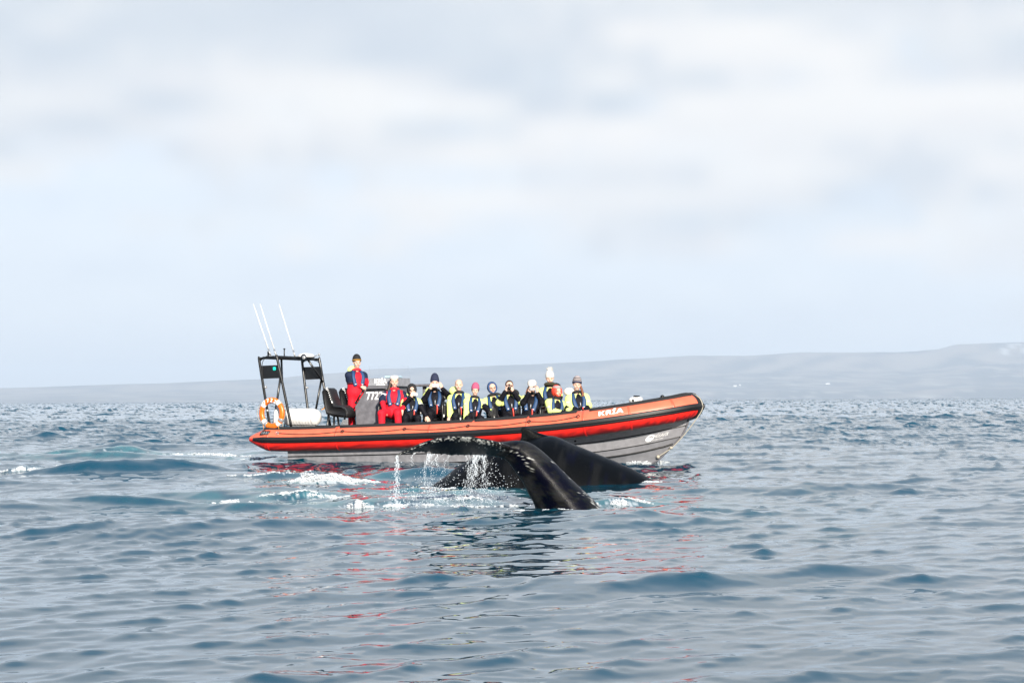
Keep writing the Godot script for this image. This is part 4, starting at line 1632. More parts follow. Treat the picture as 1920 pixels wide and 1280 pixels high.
func build_people() -> void:
	make_templates()
	M.suit = vmat(0.7, noise_cloth, 3.0, 3.5)
	M.suit.metallic_specular = 0.3
	M.vest = mat(lin(0.009, 0.048, 0.14), 0.6, noise_cloth, 6.0, 0.0, 1.5)
	M.toggle = mat(lin(0.7, 0.06, 0.04), 0.5)
	M.reflect = mat(lin(0.66, 0.69, 0.62), 0.35, noise_fine, 6.0)
	M.cloth_black = mat(lin(0.007, 0.007, 0.008), 0.8, noise_cloth, 6.0, 0.0, 2.4)
	M.cloth_red = mat(lin(0.62, 0.012, 0.028), 0.7, noise_cloth, 6.0, 0.0, 2.4)
	M.cloth_yellow = mat(lin(0.80, 0.92, 0.29), 0.7, noise_cloth, 6.0, 0.0, 2.4)
	M.cloth_navy = mat(lin(0.012, 0.018, 0.05), 0.85, noise_cloth, 6.0, 0.0, 2.4)
	M.cloth_blue = mat(lin(0.02, 0.06, 0.17), 0.7, noise_cloth, 6.0, 0.0, 1.8)
	M.cloth_orange = mat(lin(0.72, 0.05, 0.022), 0.6, noise_cloth, 6.0, 0.0, 2.4)
	M.knit_pink = mat(lin(0.55, 0.10, 0.20), 0.95, noise_fine, 14.0, 0.0, 0.6)
	M.knit_white = mat(lin(0.78, 0.76, 0.72), 0.95, noise_fine, 14.0, 0.0, 0.5)
	M.knit_grey = mat(lin(0.42, 0.36, 0.36), 0.95, noise_fine, 14.0, 0.0, 0.5)
	M.knit_gold = mat(lin(0.45, 0.22, 0.03), 0.95, noise_fine, 14.0)
	M.olive = mat(lin(0.05, 0.042, 0.02), 0.95, noise_fine, 10.0, 0.0, 0.6)
	M.hair_brown = mat(lin(0.06, 0.03, 0.015), 0.6, noise_fine, 20.0, 0.0, 0.4)
	M.hair_red = mat(lin(0.22, 0.07, 0.025), 0.6, noise_fine, 20.0, 0.0, 0.4)
	M.hair_dark = mat(lin(0.02, 0.012, 0.01), 0.6, noise_fine, 20.0, 0.0, 0.4)
	var y1 := [[1.0, YEL]]
	var y2 := [[0.55, YEL], [1.0, INK]]
	var b1 := [[1.0, INK]]
	var yb := [[0.25, YEL], [1.0, INK]]
	var by := [[0.45, INK], [1.0, YEL]]
	var r1 := [[1.0, RED]]
	var n1 := [[1.0, NAVY]]
	person("skipper in red and navy suit and dark hat standing behind the console", Vector3(2.115, 2.347, -0.1), {
		"suit": "red", "shoulder": "navy", "yaw": 24.0, "look": 22.0, "stand": true, "hip_x": -0.03, "toggle": false, "tone": 0.95,
		"arms": [[Vector3(-0.19, -0.41, -0.02), Vector3(0.09, -0.55, 0.14), n1, [[0.45, NAVY], [1.0, RED]]], [Vector3(0.19, -0.42, -0.06), Vector3(0.28, -0.56, 0.10), n1, r1]],
		"knees": [Vector3(-0.10, -0.46, 0.05), Vector3(0.10, -0.46, 0.08)], "feet": [Vector3(-0.11, -0.93, -0.02), Vector3(0.11, -0.93, 0.02)],
		"collar": "cloth_red", "hood_down": "cloth_yellow", "hood_at": Vector3(-0.06, 0.07, -0.10), "beanie": "cloth_black", "stripes": [[0.012, 0.042, 0.099, 0.1, "knit_gold"]], "hair": "hair_dark"})
	person("woman in red suit and white headband sitting in front of the console", Vector3(3.40, 1.88, 0.64), {
		"suit": "red", "look": 8.0, "toggle_side": -1.0, "toggle": false, "hair": "hair_brown", "headband": "knit_white", "collar": "cloth_red",
		"locks": [[Vector3(-0.07, 0.0, -0.05), Vector3(-0.10, -0.1, -0.02), Vector3(-0.13, -0.2, 0.0), Vector3(-0.15, -0.28, 0.02)]],
		"arms": [[Vector3(-0.28, -0.41, 0.05), Vector3(-0.22, -0.63, 0.24), [[0.22, NAVY], [0.40, Color(0.75, 0.75, 0.74)], [1.0, NAVY]], [[0.3, NAVY], [1.0, RED]]], [Vector3(0.26, -0.41, 0.0), Vector3(0.2, -0.63, 0.2), n1, r1]],
		"knees": [Vector3(-0.27, -0.03, 0.40), Vector3(0.10, -0.03, 0.42)], "feet": [Vector3(-0.26, -0.50, 0.40), Vector3(0.13, -0.50, 0.42)]})
	person("person in black hood photographing with white phone beside woman in red", Vector3(3.783, 1.688, 0.5), {
		"size": 0.9, "yaw": 14.0, "hip_x": -0.05, "look": 6.0, "hair": "hair_brown", "hood_up": "cloth_black", "hood_down": "cloth_yellow", "hood_at": Vector3(-0.08, 0.05, -0.08),
		"arms": [[Vector3(-0.2, -0.37, 0.12), Vector3(-0.02, -0.18, 0.24), y1, b1, Vector3(0.5, 0.9, 0.1), Vector3(0.5, 0, -1)], [Vector3(0.22, -0.41, 0.05), Vector3(0.33, -0.60, 0.14), y2, b1]]})
	person("person in navy hat raising white phone with both hands", Vector3(4.131, 1.849, -0.05), {
		"look": 4.0, "shoulder": "dark", "beanie": "cloth_navy", "tall": 0.15, "hood_down": "cloth_yellow", "hood_at": Vector3(-0.10, 0.05, -0.08),
		"arms": [[Vector3(-0.25, -0.40, 0.10), Vector3(-0.115, -0.17, 0.22), [[0.5, YEL], [1.0, INK]], b1, Vector3(0.35, 1, 0.1), Vector3(0.6, 0, -0.8)], [Vector3(0.33, -0.30, 0.08), Vector3(0.19, -0.14, 0.20), b1, b1, Vector3(-0.5, 1, 0.1), Vector3(-0.6, 0, -0.8)]]})
	person("bald man in yellow and black jacket with arms lowered", Vector3(4.919, 1.791, 0.42), {
		"look": 2.0, "yaw": -8.0, "hip_x": 0.03, "tone": 1.05, "hood_down": "cloth_yellow", "hood_at": Vector3(-0.11, 0.12, -0.08),
		"arms": [[Vector3(-0.2, -0.44, 0.03), Vector3(-0.215, -0.70, 0.14), y1, y1], [Vector3(0.24, -0.44, 0.0), Vector3(0.2, -0.70, 0.16), y1, yb]]})
	person("person in pink knitted hat leaning right beside the bald man", Vector3(5.357, 1.665, 0.5), {
		"size": 0.9, "yaw": 10.0, "hip_x": -0.07, "tilt": -4.0, "look": 4.0, "glove": Color(0.03, 0.03, 0.03), "beanie": "knit_pink", "hair": "hair_dark", "toggle_side": 1.0,
		"arms": [[Vector3(-0.2, -0.38, 0.06), Vector3(-0.23, -0.64, 0.17), y1, y1], [Vector3(0.22, -0.38, 0.02), Vector3(0.32, -0.48, 0.19), y2, b1]]})
	person("smiling person with glasses and blue hood pulled over the head", Vector3(5.455, 1.723, -0.35), {
		"look": 10.0, "tilt": 8.0, "hair": "hair_brown", "hood_up": "cloth_blue", "glasses": true, "hood_down": "cloth_black", "hood_at": Vector3(0.12, 0.02, -0.07), "toggle": false, "cuff": 0, "hip_x": 0.08, "yaw": 12.0,
		"arms": [[Vector3(-0.15, -0.45, 0.05), Vector3(0.03, -0.59, 0.27), y2, [[0.6, INK], [0.85, YEL], [1.0, REF]]], [Vector3(0.24, -0.40, -0.05), Vector3(0.2, -0.6, 0.1), y1, b1]]})
	person("brown haired man looking through a black camera", Vector3(6.133, 1.757, 0.35), {
		"look": 3.0, "yaw": 9.0, "hip_x": 0.04, "hair": "hair_brown", "hood_down": "cloth_black", "hood_at": Vector3(0.11, 0.07, -0.06), "toggle_side": 0.4,
		"arms": [[Vector3(-0.24, -0.38, 0.10), Vector3(-0.095, -0.13, 0.20), [[0.45, INK], [1.0, YEL]], yb, Vector3(0.5, 1, 0.1), Vector3(0.7, 0, -0.6)], [Vector3(0.27, -0.38, 0.08), Vector3(0.10, -0.14, 0.20), y1, yb, Vector3(-0.5, 1, 0.1), Vector3(-0.7, 0, -0.6)]]})
	person("person in white peaked cap hiding the face behind a phone", Vector3(6.67, 1.742, 0.3), {
		"look": 0.0, "yaw": -10.0, "hip_x": -0.04, "tilt": 5.0, "shoulder": "dark", "hair": "hair_red", "cap": "knit_white", "locks": [[Vector3(-0.07, 0.0, -0.05), Vector3(-0.11, -0.07, -0.04), Vector3(-0.14, -0.14, -0.02)]],
		"arms": [[Vector3(-0.2, -0.37, 0.10), Vector3(-0.085, -0.15, 0.21), [[0.6, YEL], [1.0, INK]], b1, Vector3(0.4, 1, 0.1), Vector3(0.6, 0, -0.8)], [Vector3(0.22, -0.37, 0.08), Vector3(0.13, -0.16, 0.17), b1, b1, Vector3(-0.15, 1, 0.1), Vector3(-0.6, 0, -0.8)]]})
	person("person in tall white pompom hat and olive scarf standing behind the others", Vector3(6.854, 1.928, -0.4), {
		"look": 2.0, "stand": true, "beanie": "knit_white", "tall": 0.115, "pompom": "knit_white", "scarf": "olive", "hood_down": "cloth_black", "hood_at": Vector3(0.13, 0.05, -0.06), "toggle": false,
		"arms": [[Vector3(-0.19, -0.41, 0.02), Vector3(-0.1, -0.62, 0.17), y1, y1], [Vector3(0.22, -0.41, -0.02), Vector3(0.19, -0.68, 0.1), y1, b1]],
		"knees": [Vector3(-0.10, -0.40, 0.05), Vector3(0.10, -0.40, 0.05)], "feet": [Vector3(-0.11, -0.72, -0.02), Vector3(0.11, -0.72, 0.02)]})
	person("person in red hood turning right with gloved hands together", Vector3(7.338, 1.628, 0.5), {
		"size": 0.92, "look": 30.0, "yaw": 20.0, "hip_x": -0.10, "hood_up": "cloth_orange", "glove": Color(0.42, 0.40, 0.36), "hair": "hair_dark", "headband": "knit_grey", "toggle": false,
		"arms": [[Vector3(-0.15, -0.43, 0.10), Vector3(0.15, -0.47, 0.27), y1, [[0.8, YEL], [1.0, INK]]], [Vector3(0.22, -0.36, 0.02), Vector3(0.26, -0.48, 0.22), y1, by]]})
	person("red haired person in striped knitted hat sitting nearest the bow", Vector3(7.74, 1.776, 0.3), {
		"look": 4.0, "yaw": 12.0, "hip_x": 0.04, "tilt": -4.0, "glove": Color(0.42, 0.40, 0.38), "beanie": "knit_grey", "stripes": [[-0.004, 0.045, 0.096, 0.101, "cloth_navy"], [0.062, 0.078, 0.096, 0.093, "cloth_black"], [0.105, 0.120, 0.086, 0.078, "cloth_black"]], "hair": "hair_red", "hood_down": "knit_white", "hood_at": Vector3(-0.15, 0.10, -0.07),
		"locks": [[Vector3(0.07, 0.0, -0.03), Vector3(0.10, -0.08, 0.02), Vector3(0.13, -0.17, 0.07), Vector3(0.13, -0.24, 0.09)]],
		"arms": [[Vector3(-0.20, -0.48, 0.06), Vector3(0.04, -0.59, 0.26), y1, [[0.5, YEL], [1.0, INK]]], [Vector3(0.26, -0.48, 0.03), Vector3(0.16, -0.59, 0.25), y1, [[0.3, YEL], [1.0, INK]]]]})
	var off := func(h: Vector3, v: Vector3) -> Vector3:
		return boat_x * h + v
	gadget("phone", "white phone held up before the face in the black hood", "phone", off.call(Vector3(3.783, 1.688, 0.5), Vector3(0.07, -0.10, 0.26)), Vector3(0.145, 0.075, 0.012), M.white)
	gadget("phone", "white phone held up under the navy hat", "phone", off.call(Vector3(4.131, 1.849, -0.05), Vector3(0.03, -0.055, 0.27)), Vector3(0.16, 0.08, 0.012), M.white)
	gadget("phone", "grey phone held up under the white peaked cap", "phone", off.call(Vector3(6.67, 1.742, 0.3), Vector3(0.01, -0.05, 0.28)), Vector3(0.14, 0.07, 0.012), M.silver)
	var cam_at: Vector3 = off.call(Vector3(6.133, 1.757, 0.35), Vector3(0.0, -0.02, 0.17))
	var t := thing("camera_body", "black camera held to the eyes of the brown haired man", "camera", cam_at, 0.0, "phones and cameras held up")
	var st := st_new()
	block(st, Transform3D.IDENTITY, Vector3(0.14, 0.09, 0.06), 0.012)
	block(st, Transform3D(Basis.IDENTITY, Vector3(0, 0.055, 0)), Vector3(0.05, 0.035, 0.05), 0.01)
	obj("case", st, M.black, t)
	st = st_new()
	tube(st, [Vector3(0, -0.01, 0.02), Vector3(0, -0.02, 0.14)], [0.036, 0.04], 14)
	obj("lens", st, M.black, t)

# ---------------------------------------------------------------- whales
var skin_noise := FastNoiseLite.new()

func whale_color(p: Vector3, white: float) -> Color:
	var b := skin_noise.get_noise_3d(p.x * 2.2, p.y * 2.2, p.z * 2.2)
	var s := skin_noise.get_noise_3d(p.x * 14.0, p.y * 14.0, p.z * 14.0)
	var c := Color(0.003, 0.0032, 0.004).lerp(Color(0.0165, 0.0165, 0.0175), clampf(0.30 + 1.7 * b + 0.7 * s, 0.0, 1.0))
	if white > 0.0:
		var w := skin_noise.get_noise_3d(p.x * 17.0, p.y * 24.0, p.z * 20.0)
		c = c.lerp(Color(0.50, 0.51, 0.49), smoothstep(0.60 - white, 0.84 - white, w) * 0.85)
	return c

func build_whales() -> void:
	skin_noise.seed = 21
	skin_noise.frequency = 1.0
	skin_noise.fractal_octaves = 4
	var wet := vmat(0.44, noise_soft, 2.2, 0.0)
	wet.heightmap_enabled = true
	wet.heightmap_texture = noise_fine
	wet.heightmap_scale = 0.9
	wet.albedo_texture = null
	wet.metallic_specular = 0.27
	# the near whale's tail: stock and both flukes as one skin
	var root := thing("diving_whale", "black whale tail with white edged fluke arching out of the water before the boat", "whale", Vector3(0.69, 0.0, -25.9))
	var o := root.position
	var q := [Vector3(0.348, -0.205, -25.9), Vector3(0.289, 0.026, -25.9), Vector3(0.213, 0.170, -25.9), Vector3(0.134, 0.329, -25.9), Vector3(0.034, 0.474, -25.9), Vector3(-0.052, 0.590, -25.9), Vector3(-0.090, 0.626, -25.9), Vector3(-0.115, 0.648, -25.9), Vector3(-0.140, 0.655, -25.88), Vector3(-0.19, 0.675, -25.85), Vector3(-0.30, 0.72, -25.8)]
	var p := [Vector3(1.372, -0.224, -25.9), Vector3(1.100, 0.079, -25.9), Vector3(0.992, 0.181, -25.9), Vector3(0.849, 0.318, -25.9), Vector3(0.698, 0.463, -25.9), Vector3(0.519, 0.644, -25.9), Vector3(0.353, 0.789, -25.9), Vector3(0.209, 0.873, -25.9), Vector3(0.051, 0.896, -25.88), Vector3(-0.115, 0.880, -25.85), Vector3(-0.30, 0.86, -25.8)]
	var deep := [0.46, 0.40, 0.37, 0.33, 0.29, 0.25, 0.22, 0.20, 0.20, 0.20, 0.08]
	var qs := smooth(q, 9)
	var ps := smooth(p, 9)
	var st := st_new()
	var rings := []
	var cols := []
	for i in qs.size():
		var f := i / 9.0
		var w := lerpf(deep[int(f)], deep[mini(int(f) + 1, 10)], f - int(f))
		var mid: Vector3 = (qs[i] + ps[i]) / 2.0
		var half: Vector3 = (ps[i] - qs[i]) / 2.0
		var ring := PackedVector3Array()
		var col := PackedColorArray()
		for j in 64:
			var a := TAU * j / 64.0
			var ca := cos(a)
			var sa := sin(a)
			# flanks drawn in towards the keel on the left
			var flank := sa * w * (1.0 - 0.42 * smoothstep(-0.25, 1.0, -ca))
			var v := mid + half * ca + Vector3(0, 0, flank)
			v += Vector3(0, 0, 1) * 0.012 * skin_noise.get_noise_3d(v.x * 3.0, v.y * 3.0, v.z)
			ring.append(v - o)
			var white := 0.0
			if sa > 0.0:
				var keel := absf(ca + 0.35 - 0.25 * smoothstep(3.0, 7.0, f))
				if f > 3.6 and f < 9.0:
					white = 0.52 * clampf(1.0 - keel / 0.22, 0.0, 1.0)
				if ca > 0.72 and f < 5.5:
					white = maxf(white, 0.30 * (ca - 0.72) / 0.28 + (0.14 if f < 2.4 else 0.0))
				if Vector2(f - 5.2, (ca - 0.15) * 3.0).length() < 0.35:
					white = 0.6
			col.append(whale_color(v, white))
		rings.append(ring)
		cols.append(col)
	loft(st, rings, true, true, cols)
	var lead := [Vector3(0.007, 0.800, -25.75), Vector3(-0.177, 0.868, -25.45), Vector3(-0.366, 0.917, -25.25), Vector3(-0.552, 0.962, -25.10), Vector3(-0.738, 0.974, -25.0), Vector3(-0.925, 0.954, -24.95), Vector3(-1.110, 0.908, -24.9), Vector3(-1.298, 0.830, -24.9), Vector3(-1.510, 0.735, -24.95)]
	var trail := [Vector3(-0.117, 0.645, -26.0), Vector3(-0.298, 0.690, -25.8), Vector3(-0.492, 0.712, -25.62), Vector3(-0.670, 0.716, -25.5), Vector3(-0.844, 0.726, -25.38), Vector3(-1.038, 0.744, -25.25), Vector3(-1.171, 0.766, -25.15), Vector3(-1.344, 0.760, -25.03), Vector3(-1.512, 0.731, -24.96)]
	fluke(st, lead, trail, o, 150, 1.0)
	var lead2 := [Vector3(-0.02, 0.795, -26.05), Vector3(-0.23, 0.795, -26.6), Vector3(-0.461, 0.772, -27.1), Vector3(-0.698, 0.727, -27.5), Vector3(-0.873, 0.672, -27.7)]
	var trail2 := [Vector3(-0.118, 0.655, -26.2), Vector3(-0.306, 0.668, -26.7), Vector3(-0.499, 0.672, -27.1), Vector3(-0.698, 0.672, -27.5), Vector3(-0.875, 0.669, -27.72)]
	fluke(st, lead2, trail2, o, 50, 0.5)
	obj("body", st, wet, root)
	# the far whale's back with its fin
	var root2 := thing("surfacing_whale", "black whale back with hooked dorsal fin between the tail and the boat", "whale", Vector3(0.5, 0.0, -33.0), -0.06)
	var top := [Vector2(-2.6, -0.75), Vector2(-2.0, -0.42), Vector2(-1.576, -0.159), Vector2(-1.346, 0.005), Vector2(-1.171, 0.124), Vector2(-0.977, 0.279), Vector2(-0.82, 0.379), Vector2(-0.627, 0.483), Vector2(-0.378, 0.588), Vector2(-0.101, 0.687), Vector2(0.148, 0.750), Vector2(0.396, 0.800), Vector2(0.590, 0.825), Vector2(0.773, 0.802), Vector2(1.021, 0.691), Vector2(1.278, 0.584), Vector2(1.517, 0.486), Vector2(1.764, 0.384), Vector2(2.012, 0.272), Vector2(2.213, 0.170), Vector2(2.369, 0.078), Vector2(2.561, -0.043), Vector2(3.0, -0.4), Vector2(3.6, -0.9)]
	st = st_new()
	rings = []
	cols = []
	var tops := smooth(top, 5)
	for t in tops:
		var ring := PackedVector3Array()
		var col := PackedColorArray()
		var tall: float = t.y + 1.3
		for j in 40:
			var a := TAU * j / 40.0
			var wide: float = 0.30 + 0.52 * tall
			var ridge := pow(absf(sin(a)), 1.0)
			var v := Vector3(t.x - 0.5, -1.3 + ridge * signf(sin(a)) * tall, cos(a) * wide * (1.0 - 0.25 * clampf(sin(a), 0, 1)))
			ring.append(v)
			col.append(whale_color(v * 0.9 + Vector3(40, 0, 0), 0.0) * 0.33)
		rings.append(ring)
		cols.append(col)
	loft(st, rings, true, true, cols)
	# fin
	var base := [Vector3(0.08, 0.66, 0.13), Vector3(0.66, 0.78, 0.13)]
	var rows := [[Vector3(0.045, 0.60, 0), Vector3(0.86, 0.74, 0), 0.19], [Vector3(0.12, 0.72, 0), Vector3(0.62, 0.825, 0), 0.14], [Vector3(0.153, 0.80, 0), Vector3(0.46, 0.872, 0), 0.10], [Vector3(0.152, 0.88, 0), Vector3(0.36, 0.918, 0), 0.075], [Vector3(0.140, 0.93, 0), Vector3(0.29, 0.950, 0), 0.055], [Vector3(0.160, 0.965, 0), Vector3(0.225, 0.971, 0), 0.025]]
	rings = []
	cols = []
	for r in rows:
		var ring := PackedVector3Array()
		var col := PackedColorArray()
		for j in 20:
			var a := TAU * j / 20.0
			var v: Vector3 = (r[0] as Vector3).lerp(r[1], 0.5 + 0.5 * cos(a)) + Vector3(-0.5, 0, sin(a) * r[2] * (0.6 + 0.4 * cos(a)))
			ring.append(v)
			col.append(whale_color(v * 0.9 + Vector3(40, 0, 0), 0.0) * 0.33)
		rings.append(ring)
		cols.append(col)
	loft(st, rings, true, true, cols)
	obj("body", st, wet, root2)

func fluke(st: SurfaceTool, lead: Array, trail: Array, o: Vector3, steps: int, white: float) -> void:
	var ls := smooth(lead, 12)
	var ts := smooth(trail, 12)
	var rings := []
	var cols := []
	for i in steps + 1:
		var f := float(i) / steps * (ls.size() - 1)
		var k := mini(int(f), ls.size() - 2)
		var l: Vector3 = ls[k].lerp(ls[k + 1], f - k)
		var t: Vector3 = ts[k].lerp(ts[k + 1], f - k)
		var along: Vector3 = (ls[mini(k + 2, ls.size() - 1)] - ls[maxi(k - 1, 0)]).normalized()
		var c := t - l
		var n := c.cross(along).normalized()
		if n.y < 0.0:
			n = -n
		var s := float(i) / steps
		# a ragged trailing edge
		t += c.normalized() * (0.05 * skin_noise.get_noise_1d(s * 14.0) + 0.02 * skin_noise.get_noise_1d(s * 60.0))
		c = t - l
		var thick := lerpf(0.34, 0.13, s) * (1.0 if s < 0.93 else (1.0 - s) / 0.07 * 0.8 + 0.2)
		var ring := PackedVector3Array()
		var col := PackedColorArray()
		for j in 36:
			var u := j / 18.0 if j <= 18 else (36 - j) / 18.0
			u = u * u
			var under := j > 18
			var foil := 2.6 * (0.2969 * sqrt(u) - 0.126 * u - 0.3516 * u * u + 0.2843 * u * u * u - 0.1015 * u * u * u * u)
			var camber := 0.035 * c.length() * sin(PI * pow(u, 0.8)) * (1.0 - s * 0.6)
			var v := l + c * u + n * (camber + (-0.45 if under else 0.55) * thick * foil)
			ring.append(v - o)
			var w := 0.0
			if u < 0.20 and s > 0.20:
				w = ((0.66 + 0.45 * skin_noise.get_noise_1d(s * 9.0 + 3.0)) if u > 0.012 and u < 0.17 + 0.10 * skin_noise.get_noise_1d(s * 17.0) else 0.22) if under else 0.16
			elif s <= 0.22 and u < 0.35:
				w = 0.50 if fmod(s * 34.0 + u * 3.0, 1.0) < 0.4 else 0.2
			elif s < 0.3 and u < 0.5:
				w = 0.3
			else:
				w = 0.08
			col.append(whale_color(v, w * white))
		rings.append(ring)
		cols.append(col)
	loft(st, rings, true, true, cols)

# ---------------------------------------------------------------- water thrown about
func scatter(called: String, label: String, category: String, mesh: Mesh, m: Material, places: Array) -> void:
	var mm := MultiMesh.new()
	mm.transform_format = MultiMesh.TRANSFORM_3D
	mm.mesh = mesh
	mm.instance_count = places.size()
	for i in places.size():
		mm.set_instance_transform(i, places[i])
	var o := MultiMeshInstance3D.new()
	o.multimesh = mm
	o.material_override = m
	o.name = numbered(called)
	add_child(o)
	tag(o, label, category, "", "stuff")

func pebble(seg := 6, rows := 4) -> Mesh:
	var st := st_new()
	ball(st, Vector3.ZERO, Vector3.ONE, seg, rows)
	st.generate_normals()
	return st.commit()

# patches of [x, z, half length, half width, turn, how many, height, largest]
func foam(label: String, patches: Array, mesh: Mesh, m: Material) -> void:
	var places := []
	for f in patches:
		var made := 0
		var tries := 0
		while made < f[5] and tries < f[5] * 12:
			tries += 1
			var u := rng.randfn(0.0, 0.48)
			var v := rng.randfn(0.0, 0.45)
			if u * u + v * v > 1.4:
				continue
			var x: float = f[0] + u * f[2] * cos(f[4]) - v * f[3] * sin(f[4])
			var z: float = f[1] + u * f[2] * sin(f[4]) + v * f[3] * cos(f[4])
			if f.size() < 9 and gust.get_noise_2d(x * 9.0, z * 6.0) + 0.6 * gust.get_noise_2d(x * 23.0, z * 15.0) < 0.12 * (u * u + v * v) * 2.0 - 0.08:
				continue
			var r: float = f[7] * pow(rng.randf(), 1.6) + 0.006
			var y: float = sea_height(x, z) + rng.randf() * rng.randf() * f[6] * (1.0 - 0.6 * (u * u)) - r * 0.2
			places.append(Transform3D(Basis.from_scale(Vector3(r * rng.randf_range(1.0, 1.7), r * rng.randf_range(0.5, 0.9), r * rng.randf_range(0.9, 1.3))), Vector3(x, y, z)))
			made += 1
	scatter("foam", label, "foam", mesh, m, places)

func set_swells() -> void:
	# x, z, half length, half width, height, turn
	bumps = [
		[-8.6, -38.7, 1.15, 0.36, 0.24, 0.05], [-10.5, -49.0, 1.3, 0.5, 0.20, 0.0], [-11.9, -48.5, 1.4, 0.5, 0.12, 0.1], [-5.2, -27.0, 0.8, 0.25, 0.10, 0.08],
		[-3.7, -26.6, 0.55, 0.25, 0.10, 0.0], [-3.1, -28.3, 0.8, 0.35, 0.10, -0.12], [-3.25, -33.7, 0.95, 0.36, 0.13, 0.03], [-1.8, -26.9, 0.7, 0.3, 0.06, 0.05],
		[-6.9, -39.2, 1.2, 0.34, 0.17, -0.06], [1.45, -26.6, 0.42, 0.22, 0.10, 0.15], [-0.3, -27.2, 1.1, 0.35, 0.05, 0.0], [-4.6, -35.8, 1.0, 0.4, 0.12, 0.1],
		[-10.0, -39.6, 0.8, 0.30, 0.17, -0.08], [-6.6, -33.0, 1.0, 0.4, 0.08, 0.1], [-2.4, -31.0, 0.9, 0.4, 0.08, -0.1], [2.6, -34.0, 0.6, 0.3, 0.05, 0.0], [-8.6, -33.0, 0.9, 0.3, 0.06, 0.0],
		[-6.9, -45.2, 1.3, 0.6, 0.08, -0.2], [3.2, -43.4, 1.2, 0.5, 0.06, -0.3]]
	laces = [[-3.25, -33.5, 0.72, 0.22, 0.03, 2.6], [-4.75, -35.6, 1.0, 0.14, 0.02, 0.7], [-3.9, -27.3, 0.5, 0.25, 0.0, 1.1], [-2.8, -28.0, 1.0, 0.35, 0.0, 0.55], [-1.5, -26.6, 0.9, 0.28, 0.02, 1.0], [-0.5, -27.3, 0.9, 0.5, 0.0, 0.8], [1.5, -26.4, 0.4, 0.2, 0.1, 1.1], [0.6, -25.5, 0.6, 0.2, 0.0, 0.45], [-8.0, -50.8, 1.3, 0.7, 0.0, 1.3], [2.9, -42.9, 0.9, 0.4, -0.3, 1.2], [-10.0, -39.3, 0.8, 0.2, -0.1, 1.2], [-0.5, -31.0, 1.6, 0.8, 0.0, 0.7], [-11.5, -50.3, 2.2, 1.2, 0.0, 0.7]]
	milky = [[-11.5, -50.5, 2.6, 2.2, 0.45], [-0.4, -29.8, 1.3, 1.6, 0.55], [-3.2, -28.0, 1.8, 1.6, 0.28], [-1.2, -27.5, 1.4, 1.2, 0.35], [-6.5, -46.5, 1.6, 1.4, 0.45], [1.5, -27.0, 0.8, 0.8, 0.35], [-3.2, -34.2, 1.2, 1.0, 0.4], [2.0, -26.2, 1.4, 3.2, 0.15], [-7.9, -51.2, 2.0, 2.0, 0.4]]

